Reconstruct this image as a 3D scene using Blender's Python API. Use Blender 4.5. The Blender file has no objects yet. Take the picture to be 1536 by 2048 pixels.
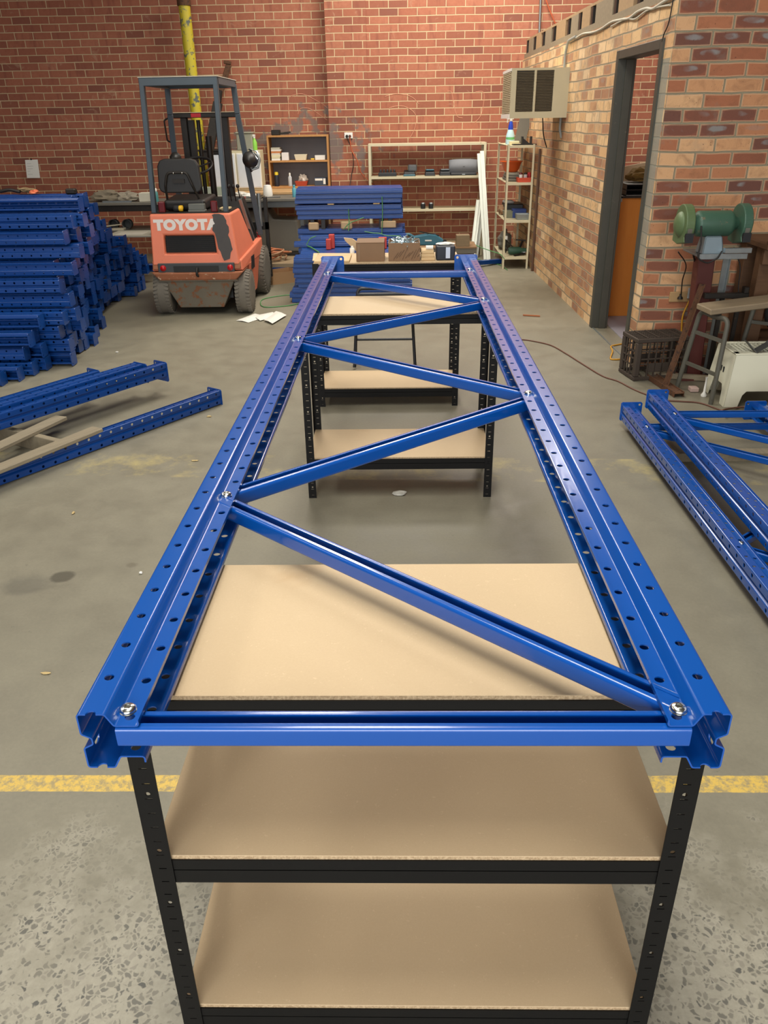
import bpy, bmesh, math, random
from math import sin, cos, pi, radians as R
from mathutils import Vector, Matrix, Euler
random.seed(7)
scn = bpy.context.scene
col = scn.collection

# ------------------------------------------------------------ camera
CP = (0.0012, -0.7819, 1.6754); PITCH = 0.4633; YAW = -0.024; ROLL = -0.0169; F = 1571.02
_f = Vector((sin(YAW)*cos(PITCH), cos(YAW)*cos(PITCH), -sin(PITCH)))
_r = Vector((cos(YAW), -sin(YAW), 0)); _u = _r.cross(_f)
_r2 = _r*cos(ROLL)+_u*sin(ROLL); _u2 = _u*cos(ROLL)-_r*sin(ROLL)
cam = bpy.data.cameras.new('camera'); co = bpy.data.objects.new('camera', cam); col.objects.link(co)
m = Matrix((_r2, _u2, -_f)).transposed().to_4x4(); m.translation = Vector(CP); co.matrix_world = m
cam.sensor_fit = 'VERTICAL'; cam.sensor_height = 36; cam.lens = F/2048*36; cam.clip_start = .02
scn.camera = co

# where a sight line meets a plane of the room: used to measure positions
def _ray(x, y): return _f+_r2*((x-768)/F)-_u2*((y-1024)/F)
def fl(x, y, z=0.0):
    d = _ray(x, y); t = (z-CP[2])/d.z; return Vector(CP)+d*t
def at(x, y, Y):
    d = _ray(x, y); t = (Y-CP[1])/d.y; return Vector(CP)+d*t
def ax(x, y, X):
    d = _ray(x, y); t = (X-CP[0])/d.x; return Vector(CP)+d*t

# ------------------------------------------------------------ materials
MATS = {}
def nt(name):
    m = bpy.data.materials.new(name); m.use_nodes = True; n = m.node_tree
    b = n.nodes['Principled BSDF']; return m, n, b
def N(n, t, **k):
    x = n.nodes.new(t)
    for a, v in k.items():
        if a.startswith('_'): x.inputs[int(a[1:])].default_value = v
        else: setattr(x, a, v)
    return x
def ramp(n, stops, interp='LINEAR'):
    r = n.nodes.new('ShaderNodeValToRGB'); e = r.color_ramp; e.interpolation = interp
    while len(e.elements) < len(stops): e.elements.new(.5)
    for i, (p, c) in enumerate(stops):
        e.elements[i].position = p; e.elements[i].color = (c, c, c, 1) if isinstance(c, (int, float)) else (*c, 1)
    return r
def mixc(n, fac, a, b, mode='MIX'):
    x = n.nodes.new('ShaderNodeMix'); x.data_type = 'RGBA'; x.blend_type = mode
    for s, v in ((0, fac), (6, a), (7, b)):
        if hasattr(v, 'is_linked') or hasattr(v, 'links'): n.links.new(v, x.inputs[s])
        elif s == 0: x.inputs[0].default_value = v
        else: x.inputs[s].default_value = (*v, 1)
    return x.outputs[2]
def math_(n, op, a, b=None, c=None):
    x = n.nodes.new('ShaderNodeMath'); x.operation = op
    for i, v in enumerate((a, b, c)):
        if v is None: continue
        if isinstance(v, (int, float)): x.inputs[i].default_value = v
        else: n.links.new(v, x.inputs[i])
    return x.outputs[0]
def noise(n, scale, detail=4, rough=.55, vec=None, dist=0.0):
    x = n.nodes.new('ShaderNodeTexNoise'); x.inputs['Scale'].default_value = scale; x.inputs['Detail'].default_value = detail
    x.inputs['Roughness'].default_value = rough; x.inputs['Distortion'].default_value = dist
    if vec is not None: n.links.new(vec, x.inputs['Vector'])
    return x.outputs['Fac']
def bump(n, b, h, strength=.3, dist=.01):
    x = n.nodes.new('ShaderNodeBump'); x.inputs['Strength'].default_value = strength; x.inputs['Distance'].default_value = dist
    n.links.new(h, x.inputs['Height']); n.links.new(x.outputs[0], b.inputs['Normal'])
def S(c):  # sRGB 0-255 to linear
    return tuple(((v/255)/12.92 if v/255 <= .04045 else ((v/255+.055)/1.055)**2.4) for v in c)
def paint(name, c, rough=.4, metal=0.0, var=.12, vs=6.0, bmp=0.0, wear=None, coat=0.0, wearamt=.6, bs=120):
    """plain coloured surface with soft mottling, fine bump and optional worn patches"""
    if name in MATS: return MATS[name]
    m, n, b = nt(name); c = S(c)
    tc = N(n, 'ShaderNodeTexCoord').outputs['Object']
    f = noise(n, vs, 5, .6, tc)
    out = mixc(n, f, tuple(x*(1-var) for x in c), tuple(min(1, x*(1+var)) for x in c))
    if wear:
        w = noise(n, vs*2.5, 8, .7, tc); r = ramp(n, [(wearamt, 0), (wearamt+.04, 1)]); n.links.new(w, r.inputs[0])
        out = mixc(n, r.outputs[0], out, S(wear))
    n.links.new(out, b.inputs['Base Color'])
    b.inputs['Roughness'].default_value = rough; b.inputs['Metallic'].default_value = metal
    b.inputs['Coat Weight'].default_value = coat; b.inputs['Coat Roughness'].default_value = .08
    if bmp: bump(n, b, noise(n, bs, 3, .6, tc), bmp, .002)
    MATS[name] = m; return m

def brick_red():
    m, n, b = nt('red brick'); g = N(n, 'ShaderNodeNewGeometry').outputs['Position']
    s = N(n, 'ShaderNodeSeparateXYZ'); n.links.new(g, s.inputs[0]); c = N(n, 'ShaderNodeCombineXYZ')
    n.links.new(math_(n, 'ADD', s.outputs[0], s.outputs[1]), c.inputs[0]); n.links.new(s.outputs[2], c.inputs[1])
    nv = N(n, 'ShaderNodeTexNoise'); nv.inputs['Scale'].default_value = 2.5; nv.inputs['Detail'].default_value = 3; n.links.new(g, nv.inputs['Vector'])
    sv = N(n, 'ShaderNodeVectorMath', operation='SCALE'); n.links.new(nv.outputs['Color'], sv.inputs[0]); sv.inputs['Scale'].default_value = .012
    av = N(n, 'ShaderNodeVectorMath'); n.links.new(c.outputs[0], av.inputs[0]); n.links.new(sv.outputs[0], av.inputs[1])
    br = N(n, 'ShaderNodeTexBrick'); n.links.new(av.outputs[0], br.inputs['Vector'])
    for k, v in (('Scale', 1), ('Mortar Size', .0058), ('Mortar Smooth', .25), ('Brick Width', .24), ('Row Height', .086), ('Bias', 0)): br.inputs[k].default_value = v
    br.inputs['Color1'].default_value = (0, 0, 0, 1); br.inputs['Color2'].default_value = (1, 1, 1, 1); br.inputs['Mortar'].default_value = (.5, .5, .5, 1)
    r = ramp(n, [(0, S((120, 80, 68))), (.12, S((148, 94, 74))), (.35, S((162, 103, 80))), (.7, S((174, 111, 85))), (1, S((186, 124, 97)))])
    n.links.new(br.outputs['Color'], r.inputs[0])
    f1 = noise(n, 22, 6, .7, g); f2 = noise(n, 3.0, 5, .6, g)
    c1 = mixc(n, math_(n, 'MULTIPLY', f1, .8), r.outputs[0], S((140, 78, 58)))
    # vertical drag marks across some bricks
    mp = N(n, 'ShaderNodeMapping'); mp.inputs['Scale'].default_value = (1, 1, .2); n.links.new(g, mp.inputs[0])
    dr = ramp(n, [(.56, 0), (.66, .55)]); n.links.new(noise(n, 14, 3, .5, mp.outputs[0]), dr.inputs[0])
    c1 = mixc(n, dr.outputs[0], c1, S((132, 76, 62)))
    # mortar smears and a few pale bricks
    sm = ramp(n, [(.60, 0), (.70, .55)]); n.links.new(noise(n, 5.5, 8, .72, g, 1.0), sm.inputs[0])
    c1 = mixc(n, sm.outputs[0], c1, S((186, 150, 122)))
    mort = mixc(n, f2, S((178, 152, 118)), S((220, 196, 156)))
    cc = mixc(n, br.outputs['Fac'], c1, mort)
    # old grey paint patches behind the shelves (a stain with its own place on the wall)
    px = math_(n, 'MULTIPLY', math_(n, 'SUBTRACT', s.outputs[0], -1.35), .9); pz = math_(n, 'MULTIPLY', math_(n, 'SUBTRACT', s.outputs[2], 1.35), 2.2)
    dd = math_(n, 'ADD', math_(n, 'MULTIPLY', px, px), math_(n, 'MULTIPLY', pz, pz))
    pr = ramp(n, [(.42, 0), (.5, .8)]); n.links.new(math_(n, 'SUBTRACT', noise(n, 5, 4, .6, g), math_(n, 'MULTIPLY', dd, .13)), pr.inputs[0])
    cc = mixc(n, pr.outputs[0], cc, S((112, 106, 102)))
    n.links.new(cc, b.inputs['Base Color']); b.inputs['Roughness'].default_value = .9
    h = math_(n, 'ADD', math_(n, 'MULTIPLY', br.outputs['Fac'], -1), math_(n, 'MULTIPLY', f1, .35)); bump(n, b, h, .8, .006)
    MATS['brick_red'] = m

def brick_office(name, swap, grey=False):
    m, n, b = nt(name); g = N(n, 'ShaderNodeNewGeometry').outputs['Position']
    s = N(n, 'ShaderNodeSeparateXYZ'); n.links.new(g, s.inputs[0]); c = N(n, 'ShaderNodeCombineXYZ')
    n.links.new(math_(n, 'ADD', s.outputs[1 if swap else 0], .06), c.inputs[0]); n.links.new(s.outputs[2], c.inputs[1])
    nv = N(n, 'ShaderNodeTexNoise'); nv.inputs['Scale'].default_value = 3.5; nv.inputs['Detail'].default_value = 4; n.links.new(g, nv.inputs['Vector'])
    sv = N(n, 'ShaderNodeVectorMath', operation='SCALE'); n.links.new(nv.outputs['Color'], sv.inputs[0]); sv.inputs['Scale'].default_value = .022
    av = N(n, 'ShaderNodeVectorMath'); n.links.new(c.outputs[0], av.inputs[0]); n.links.new(sv.outputs[0], av.inputs[1])
    bw = .24
    def B(ms, sm):
        br = N(n, 'ShaderNodeTexBrick'); n.links.new(av.outputs[0], br.inputs['Vector'])
        for k, v in (('Scale', 1), ('Mortar Size', ms), ('Mortar Smooth', sm), ('Brick Width', bw), ('Row Height', .086), ('Bias', 0)): br.inputs[k].default_value = v
        br.inputs['Color1'].default_value = (0, 0, 0, 1); br.inputs['Color2'].default_value = (1, 1, 1, 1); br.inputs['Mortar'].default_value = (.5, .5, .5, 1)
        return br
    br = B(.0055, .3); edge = B(.015, .5); core = B(.042, 1.0)
    rnd = br.outputs['Color']
    r = ramp(n, [(0, S((164, 120, 90))), (.2, S((188, 138, 100))), (.45, S((210, 166, 118))), (.7, S((224, 186, 136))), (1, S((234, 202, 158)))] if swap else [(0, S((108, 74, 64))), (.16, S((138, 84, 66))), (.38, S((160, 98, 70))), (.56, S((178, 116, 82))), (.72, S((204, 152, 108))), (1, S((222, 178, 132)))])
    n.links.new(rnd, r.inputs[0])
    f1 = noise(n, 26, 7, .75, g); f2 = noise(n, 9, 5, .65, g, .6)
    dk = ramp(n, [(.5, 0), (.75, .6)]); n.links.new(f2, dk.inputs[0])
    c1 = mixc(n, dk.outputs[0], r.outputs[0], S((126, 84, 60)))
    # pale rim round the fired heart of each brick
    c1 = mixc(n, math_(n, 'MULTIPLY', edge.outputs['Fac'], .65), c1, S((212, 176, 140)))
    # blue-grey kiss mark in the middle of the darker bricks
    pick = ramp(n, [(.26, 1), (.30, 0), (.60, 0), (.61, .8), (.64, .8), (.65, 0)], 'LINEAR'); n.links.new(rnd, pick.inputs[0])
    ss = N(n, 'ShaderNodeSeparateXYZ'); n.links.new(av.outputs[0], ss.inputs[0])
    row = math_(n, 'FLOOR', math_(n, 'DIVIDE', ss.outputs[1], .086)); odd = math_(n, 'ABSOLUTE', math_(n, 'MODULO', row, 2.0))
    off = math_(n, 'MULTIPLY', math_(n, 'LESS_THAN', odd, .5), .12)
    lx = math_(n, 'FRACT', math_(n, 'DIVIDE', math_(n, 'ADD', ss.outputs[0], off), bw)); lz = math_(n, 'FRACT', math_(n, 'DIVIDE', ss.outputs[1], .086))
    ex = math_(n, 'POWER', math_(n, 'DIVIDE', math_(n, 'SUBTRACT', math_(n, 'ADD', lx, math_(n, 'MULTIPLY', math_(n, 'SUBTRACT', f2, .5), .5)), .5), .30), 2.0); ez = math_(n, 'POWER', math_(n, 'DIVIDE', math_(n, 'SUBTRACT', lz, .62), .26), 2.0)
    el = ramp(n, [(.55, 1), (1.05, 0)]); n.links.new(math_(n, 'ADD', math_(n, 'ADD', ex, ez), math_(n, 'MULTIPLY', f1, .5)), el.inputs[0])
    e2 = math_(n, 'POWER', math_(n, 'DIVIDE', math_(n, 'SUBTRACT', lx, .5), .47), 4.0); e3 = math_(n, 'POWER', math_(n, 'DIVIDE', math_(n, 'SUBTRACT', lz, .56), .42), 2.0)
    dring = ramp(n, [(.6, .55 if not swap else .3), (1.1, 0)]); n.links.new(math_(n, 'ADD', e2, e3), dring.inputs[0])
    dpick = ramp(n, [(.34, 1), (.42, 0)]); n.links.new(rnd, dpick.inputs[0])
    c1 = mixc(n, math_(n, 'MULTIPLY', dring.outputs[0], dpick.outputs[0]), c1, S((112, 72, 60)) if not swap else S((150, 108, 84)))
    inner = math_(n, 'MULTIPLY', el.outputs[0], pick.outputs[0])
    kn = ramp(n, [(.44, 0), (.56, .85 if not swap else .35)]); n.links.new(noise(n, 7, 2, .4, g, .3), kn.inputs[0]); inner = math_(n, 'MULTIPLY', inner, kn.outputs[0])
    c1 = mixc(n, inner, c1, S((142, 140, 138)))
    sp = ramp(n, [(.66, 0), (.72, .6)]); n.links.new(noise(n, 60, 3, .6, g), sp.inputs[0])
    c1 = mixc(n, sp.outputs[0], c1, S((80, 52, 40)))
    mort = mixc(n, f2, S((120, 114, 94)), S((166, 156, 128)))
    cc = mixc(n, br.outputs['Fac'], c1, mort)
    if swap:  # grey paint up the jamb side and stains
        y = s.outputs[1]
        gm = math_(n, 'GREATER_THAN', noise(n, 2.2, 4, .6, g), .60); 
        cc = mixc(n, math_(n, 'MULTIPLY', gm, .25), cc, S((150, 140, 124)))
        j = math_(n, 'MULTIPLY', math_(n, 'GREATER_THAN', y, 4.99), math_(n, 'LESS_THAN', y, 5.16))
        j = math_(n, 'MULTIPLY', j, math_(n, 'MULTIPLY', math_(n, 'LESS_THAN', s.outputs[2], 2.0), math_(n, 'GREATER_THAN', math_(n, 'ADD', s.outputs[2], math_(n, 'MULTIPLY', f2, .5)), .95)))
        cc = mixc(n, math_(n, 'MULTIPLY', j, .85), cc, S((140, 140, 128)))
    else:
        gm = ramp(n, [(.58, 0), (.64, .7)]); n.links.new(noise(n, 3.6, 6, .65, g), gm.inputs[0])
        low = math_(n, 'LESS_THAN', s.outputs[2], .45)
        cc = mixc(n, math_(n, 'MULTIPLY', gm.outputs[0], math_(n, 'ADD', math_(n, 'MULTIPLY', low, .6), .25)), cc, S((134, 136, 124)))
    n.links.new(cc, b.inputs['Base Color']); b.inputs['Roughness'].default_value = .88
    h = math_(n, 'ADD', math_(n, 'MULTIPLY', br.outputs['Fac'], -1), math_(n, 'MULTIPLY', f1, .5)); bump(n, b, h, .9, .007)
    MATS[name] = m

def concrete():
    m, n, b = nt('workshop concrete'); g = N(n, 'ShaderNodeNewGeometry').outputs['Position']
    s = N(n, 'ShaderNodeSeparateXYZ'); n.links.new(g, s.inputs[0]); x, y = s.outputs[0], s.outputs[1]
    big = noise(n, .9, 5, .6, g, .4); mid = noise(n, 5, 7, .65, g); fine = noise(n, 70, 4, .7, g)
    base = mixc(n, big, S((130, 125, 107)), S((154, 148, 128)))
    mr = ramp(n, [(.35, .35), (.65, 0)]); n.links.new(mid, mr.inputs[0]); base = mixc(n, mr.outputs[0], base, S((110, 105, 92)))
    base = mixc(n, math_(n, 'MULTIPLY', fine, .4), base, S((86, 81, 70)))
    pt = ramp(n, [(.66, 0), (.72, .5)]); n.links.new(noise(n, 28, 5, .7, g), pt.inputs[0]); base = mixc(n, pt.outputs[0], base, S((90, 84, 72)))
    # ground-down terrazzo-like aggregate around the near end of the shop
    dv = N(n, 'ShaderNodeTexNoise'); dv.inputs['Scale'].default_value = 30; dv.inputs['Detail'].default_value = 3; n.links.new(g, dv.inputs['Vector'])
    sv = N(n, 'ShaderNodeVectorMath', operation='SCALE'); n.links.new(dv.outputs['Color'], sv.inputs[0]); sv.inputs['Scale'].default_value = .03
    av = N(n, 'ShaderNodeVectorMath'); n.links.new(g, av.inputs[0]); n.links.new(sv.outputs[0], av.inputs[1])
    v1 = N(n, 'ShaderNodeTexVoronoi', feature='DISTANCE_TO_EDGE'); v1.inputs['Scale'].default_value = 74; n.links.new(av.outputs[0], v1.inputs['Vector'])
    v2 = N(n, 'ShaderNodeTexVoronoi'); v2.inputs['Scale'].default_value = 74; n.links.new(av.outputs[0], v2.inputs['Vector'])
    cell = N(n, 'ShaderNodeSeparateColor'); n.links.new(v2.outputs['Color'], cell.inputs[0])
    chip = ramp(n, [(0, S((74, 74, 70))), (.1, S((102, 99, 90))), (.5, S((118, 114, 102))), (.8, S((132, 127, 113))), (1, S((146, 140, 126)))]); n.links.new(cell.outputs[0], chip.inputs[0])
    ed = ramp(n, [(.05, 0), (.18, 1)]); n.links.new(v1.outputs['Distance'], ed.inputs[0])
    keep = math_(n, 'GREATER_THAN', math_(n, 'ADD', math_(n, 'MULTIPLY', cell.outputs[1], .6), mid), .72)
    ag = mixc(n, math_(n, 'MULTIPLY', ed.outputs[0], keep), mixc(n, fine, S((138, 133, 118)), S((172, 166, 148))), chip.outputs[0])
    mask = math_(n, 'ADD', math_(n, 'MULTIPLY', math_(n, 'SUBTRACT', .75, y), 1.5), math_(n, 'MULTIPLY', math_(n, 'SUBTRACT', mid, .5), 2.2))
    mk = ramp(n, [(.1, 0), (.6, 1)]); n.links.new(mask, mk.inputs[0])
    mk2 = math_(n, 'MULTIPLY', mk.outputs[0], .95)
    c = mixc(n, mk2, base, ag)
    # painted safety line, worn through to the stones
    ln = math_(n, 'MULTIPLY', math_(n, 'LESS_THAN', math_(n, 'ABSOLUTE', math_(n, 'SUBTRACT', math_(n, 'ADD', y, math_(n, 'MULTIPLY', math_(n, 'SUBTRACT', mid, .5), .012)), .857)), .031), 1.0)
    dark = ramp(n, [(.40, 1), (.56, 0)]); n.links.new(noise(n, 45, 5, .75, g), dark.inputs[0])
    wear = math_(n, 'SUBTRACT', 1.0, math_(n, 'MULTIPLY', dark.outputs[0], .75))
    c = mixc(n, math_(n, 'MULTIPLY', math_(n, 'MULTIPLY', ln, wear), .88), c, S((222, 186, 84)))
    # ghost of a second, almost gone line further down
    l2 = math_(n, 'LESS_THAN', math_(n, 'ABSOLUTE', math_(n, 'SUBTRACT', math_(n, 'ADD', y, math_(n, 'MULTIPLY', x, .05)), 3.1)), .16)
    w2 = ramp(n, [(.5, 0), (.72, .6)]); n.links.new(noise(n, 4.5, 7, .7, g), w2.inputs[0])
    c = mixc(n, math_(n, 'MULTIPLY', l2, w2.outputs[0]), c, S((196, 178, 112)))
    # oil spots, then broader tinted patches, one under the forklift
    for (sx, sy, rx, ry, a, cc2) in ((-1.404, 1.991, .055, .05, .75, (72, 68, 56)), (-1.53, 1.93, .12, .09, .4, (84, 82, 74)), (-1.14, 2.082, .03, .025, .45, (90, 82, 66)),
                                 (.2, 1.85, .3, .35, .25, (110, 106, 96)), (1.6, 3.3, .3, .25, .25, (150, 140, 110)), (2.1, 4.5, .5, .35, .5, (82, 74, 62)), (-1.9, 7.4, .5, .7, .35, (88, 82, 70))):
        q = math_(n, 'ADD', math_(n, 'POWER', math_(n, 'DIVIDE', math_(n, 'SUBTRACT', x, sx), rx), 2.0), math_(n, 'POWER', math_(n, 'DIVIDE', math_(n, 'SUBTRACT', y, sy), ry), 2.0))
        q = math_(n, 'ADD', q, math_(n, 'MULTIPLY', math_(n, 'SUBTRACT', mid, .5), 2.0))
        rr = ramp(n, [(.5, a), (1.0, 0)] if a > .6 else [(.2, a), (1.0, 0)]); n.links.new(q, rr.inputs[0]); c = mixc(n, rr.outputs[0], c, S(cc2))
    # hairline scratches
    mp = N(n, 'ShaderNodeMapping'); mp.inputs['Rotation'].default_value = (0, 0, .7); mp.inputs['Scale'].default_value = (1, 14, 1); n.links.new(g, mp.inputs[0])
    sc = ramp(n, [(.73, 0), (.76, .5)]); n.links.new(noise(n, 3, 6, .7, mp.outputs[0]), sc.inputs[0]); c = mixc(n, sc.outputs[0], c, S((206, 202, 188)))
    n.links.new(c, b.inputs['Base Color'])
    rg = ramp(n, [(.3, .42), (.7, .62)]); n.links.new(mid, rg.inputs[0]); n.links.new(rg.outputs[0], b.inputs['Roughness'])
    bump(n, b, math_(n, 'ADD', fine, math_(n, 'MULTIPLY', mid, 2)), .12, .004)
    MATS['concrete'] = m

def mdf():
    m, n, b = nt('chipboard'); tc = N(n, 'ShaderNodeTexCoord').outputs['Object']
    f = noise(n, 3, 5, .6, tc); sp = noise(n, 260, 3, .8, tc); gn = N(n, 'ShaderNodeSeparateXYZ'); n.links.new(N(n, 'ShaderNodeNewGeometry').outputs['Normal'], gn.inputs[0]); sp2 = noise(n, 90, 4, .8, tc)
    c = mixc(n, f, S((200, 175, 137)), S((216, 192, 154)))
    c = mixc(n, math_(n, 'MULTIPLY', sp, .5), c, S((186, 156, 120)))
    r = ramp(n, [(.62, 0), (.7, .4)]); n.links.new(sp2, r.inputs[0]); c = mixc(n, r.outputs[0], c, S((230, 206, 170)))
    st = ramp(n, [(.60, 0), (.76, .55)]); n.links.new(noise(n, 2.3, 4, .6, tc, .5), st.inputs[0]); c = mixc(n, st.outputs[0], c, S((178, 140, 96)))
    er = ramp(n, [(.42, .55), (.6, 0)]); n.links.new(noise(n, 170, 3, .8, tc), er.inputs[0]); c = mixc(n, math_(n, 'MULTIPLY', math_(n, 'LESS_THAN', gn.outputs[2], .5), er.outputs[0]), c, S((120, 88, 54)))
    n.links.new(c, b.inputs['Base Color']); b.inputs['Roughness'].default_value = .62
    bump(n, b, sp, .1, .001); MATS['mdf'] = m

def wood(name, c0, c1, scale=(1, 14, 14), rough=.7, grain=3.0):
    if name in MATS: return MATS[name]
    m, n, b = nt(name); tc = N(n, 'ShaderNodeTexCoord').outputs['Object']
    mp = N(n, 'ShaderNodeMapping'); mp.inputs['Scale'].default_value = scale; n.links.new(tc, mp.inputs[0])
    f = noise(n, grain, 6, .65, mp.outputs[0], .4)
    c = mixc(n, f, S(c0), S(c1)); n.links.new(c, b.inputs['Base Color']); b.inputs['Roughness'].default_value = rough
    bump(n, b, f, .25, .002); MATS[name] = m; return m
brick_red(); brick_office('brick_office_side', True); brick_office('brick_office_front', False); concrete(); mdf()
BLUE = paint('blue powder coat', (8, 78, 162), .24, 0, .06, 3, .03, coat=.5, bs=300)
BLUE2 = paint('blue powder coat stock', (10, 62, 132), .34, 0, .12, 5, .04, coat=.15, bs=300)
BLACK = paint('black powder coat', (17, 16, 15), .5, 0, .15, 12, .05)
BLACK.node_tree.nodes['Principled BSDF'].inputs['Specular IOR Level'].default_value = .22
ZINC = paint('bright zinc', (206, 206, 198), .22, 1, .1, 60)
GALV = paint('galvanised steel', (158, 164, 164), .42, .85, .15, 30)
STEEL = paint('worn grey steel', (92, 94, 94), .45, .6, .2, 14, wear=(120, 104, 84), wearamt=.62)
DKSTEEL = paint('dark oily steel', (44, 40, 36), .5, .4, .3, 14, wear=(86, 64, 46), wearamt=.62)
RUST = paint('rusty steel', (98, 66, 44), .75, .2, .35, 16, .3, wear=(60, 44, 36), wearamt=.55)
CREAM = paint('cream enamel', (206, 196, 164), .5, 0, .07, 8, wear=(150, 128, 92), wearamt=.66)
WHITE = paint('white plastic', (232, 230, 222), .4, 0, .04, 8)
RUBBER = paint('black rubber', (30, 29, 28), .75, 0, .2, 20, .2)
CARD = paint('brown cardboard', (168, 130, 92), .8, 0, .08, 8, .1)

# ------------------------------------------------------------ mesh helpers
class MB:
    def __init__(s): s.v = []; s.f = []; s.mi = []; s.cur = 0; s.sm = []
    def _add(s, vs, fs, smooth=False):
        o = len(s.v); s.v += [tuple(p) for p in vs]
        for f in fs: s.f.append(tuple(i+o for i in f)); s.mi.append(s.cur); s.sm.append(smooth)
        return s
    def box(s, a, b, rot=None):
        (x0, y0, z0), (x1, y1, z1) = a, b
        vs = [Vector(p) for p in ((x0, y0, z0), (x1, y0, z0), (x1, y1, z0), (x0, y1, z0), (x0, y0, z1), (x1, y0, z1), (x1, y1, z1), (x0, y1, z1))]
        if rot is not None:
            c = (Vector(a)+Vector(b))/2; M_ = Euler(rot).to_matrix(); vs = [c+M_@(p-c) for p in vs]
        return s._add(vs, [(0, 3, 2, 1), (4, 5, 6, 7), (0, 1, 5, 4), (1, 2, 6, 5), (2, 3, 7, 6), (3, 0, 4, 7)])
    def hexa(s, bot, top):  # two quads
        return s._add(list(bot)+list(top), [(0, 3, 2, 1), (4, 5, 6, 7), (0, 1, 5, 4), (1, 2, 6, 5), (2, 3, 7, 6), (3, 0, 4, 7)])
    def beam(s, p, q, w, h, up=(0, 0, 1)):
        p, q = Vector(p), Vector(q); d = (q-p).normalized(); up = Vector(up)
        if abs(d.dot(up)) > .98: up = Vector((0, 1, 0))
        a = d.cross(up).normalized(); u = a.cross(d)
        f = lambda c: [c-a*w/2-u*h/2, c+a*w/2-u*h/2, c+a*w/2+u*h/2, c-a*w/2+u*h/2]
        vs = f(p)+f(q)
        return s._add(vs, [(0, 1, 2, 3), (7, 6, 5, 4), (0, 4, 5, 1), (1, 5, 6, 2), (2, 6, 7, 3), (3, 7, 4, 0)])
    def prism(s, poly, p, q, up=(0, 0, 1), scale2=1.0):  # 2d poly (a,u) swept p->q
        p, q = Vector(p), Vector(q); d = (q-p).normalized(); up = Vector(up)
        if abs(d.dot(up)) > .98: up = Vector((0, 1, 0))
        a = d.cross(up).normalized(); u = a.cross(d); n = len(poly)
        vs = [p+a*x+u*y for x, y in poly]+[q+a*x*scale2+u*y*scale2 for x, y in poly]
        return s._add(vs, [tuple(range(n)), tuple(range(2*n-1, n-1, -1))]+[(i, i+n, (i+1) % n+n, (i+1) % n) for i in range(n)])
    def sweep(s, poly, p, q, up=(0, 0, 1)):  # open profile, no caps
        p, q = Vector(p), Vector(q); d = (q-p).normalized(); up = Vector(up)
        if abs(d.dot(up)) > .98: up = Vector((0, 1, 0))
        a = d.cross(up).normalized(); u = a.cross(d); n = len(poly)
        vs = [p+a*x+u*y for x, y in poly]+[q+a*x+u*y for x, y in poly]
        return s._add(vs, [(i, i+1, i+1+n, i+n) for i in range(n-1)])
    def tube(s, path, r, seg=10, closed=False, caps=True):
        P = [Vector(p) for p in path]; n = len(P); rings = []
        rr = r if isinstance(r, (list, tuple)) else [r]*n
        prev = None
        for i, c in enumerate(P):
            if closed: d = P[(i+1) % n]-P[i-1]
            else: d = P[min(i+1, n-1)]-P[max(i-1, 0)]
            d.normalize()
            if prev is None:
                a = d.orthogonal().normalized()
            else:
                a = prev-d*prev.dot(d); a = a.normalized() if a.length > 1e-6 else d.orthogonal().normalized()
            prev = a; b = d.cross(a)
            rings.append([c+(a*cos(2*pi*k/seg)+b*sin(2*pi*k/seg))*rr[i] for k in range(seg)])
        vs = [p for ring in rings for p in ring]; fs = []
        for i in range(n if closed else n-1):
            j = (i+1) % n
            for k in range(seg):
                fs.append((i*seg+k, i*seg+(k+1) % seg, j*seg+(k+1) % seg, j*seg+k))
        s._add(vs, fs, True)
        if caps and not closed: s._add(rings[0], [tuple(range(seg))[::-1]]); s._add(rings[-1], [tuple(range(seg))])
        return s
    def lathe(s, prof, c=(0, 0, 0), axis='z', seg=24, smooth=True, cap=True):  # prof: (r, h)
        c = Vector(c); vs = []; n = len(prof)
        E = {'z': (Vector((1, 0, 0)), Vector((0, 1, 0)), Vector((0, 0, 1))), 'y': (Vector((0, 0, 1)), Vector((1, 0, 0)), Vector((0, 1, 0))), 'x': (Vector((0, 1, 0)), Vector((0, 0, 1)), Vector((1, 0, 0)))}
        e1, e2, e3 = E[axis] if isinstance(axis, str) else axis
        for (r, h) in prof:
            for k in range(seg): vs.append(c+e1*r*cos(2*pi*k/seg)+e2*r*sin(2*pi*k/seg)+e3*h)
        fs = [(i*seg+k, i*seg+(k+1) % seg, (i+1)*seg+(k+1) % seg, (i+1)*seg+k) for i in range(n-1) for k in range(seg)]
        s._add(vs, fs, smooth)
        if cap:
            if prof[0][0] > 1e-5: s._add(vs[:seg], [tuple(range(seg))[::-1]])
            if prof[-1][0] > 1e-5: s._add(vs[-seg:], [tuple(range(seg))])
        return s
    def mat(s, i): s.cur = i; return s
    def build(s, name, mats, parent=None, world=True, bevel=0.0, seg=1, merge=0.0, solid=0.0, subd=0, normals=True, loc=None):
        me = bpy.data.meshes.new(name)
        off = Vector((0, 0, 0)); V = s.v
        if parent is not None and world:
            inv = parent_inv(parent); V = [tuple(inv@Vector(p)) for p in V]
        elif parent is None and loc is None:
            xs = [p[0] for p in V]; ys = [p[1] for p in V]; zs = [p[2] for p in V]
            off = Vector(((min(xs)+max(xs))/2, (min(ys)+max(ys))/2, min(zs))); V = [(p[0]-off.x, p[1]-off.y, p[2]-off.z) for p in V]
        elif loc is not None: off = Vector(loc)
        me.from_pydata(V, [], s.f)
        if not isinstance(mats, (list, tuple)): mats = [mats]
        for mm in mats: me.materials.append(mm)
        me.polygons.foreach_set('material_index', s.mi); me.polygons.foreach_set('use_smooth', s.sm)
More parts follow.
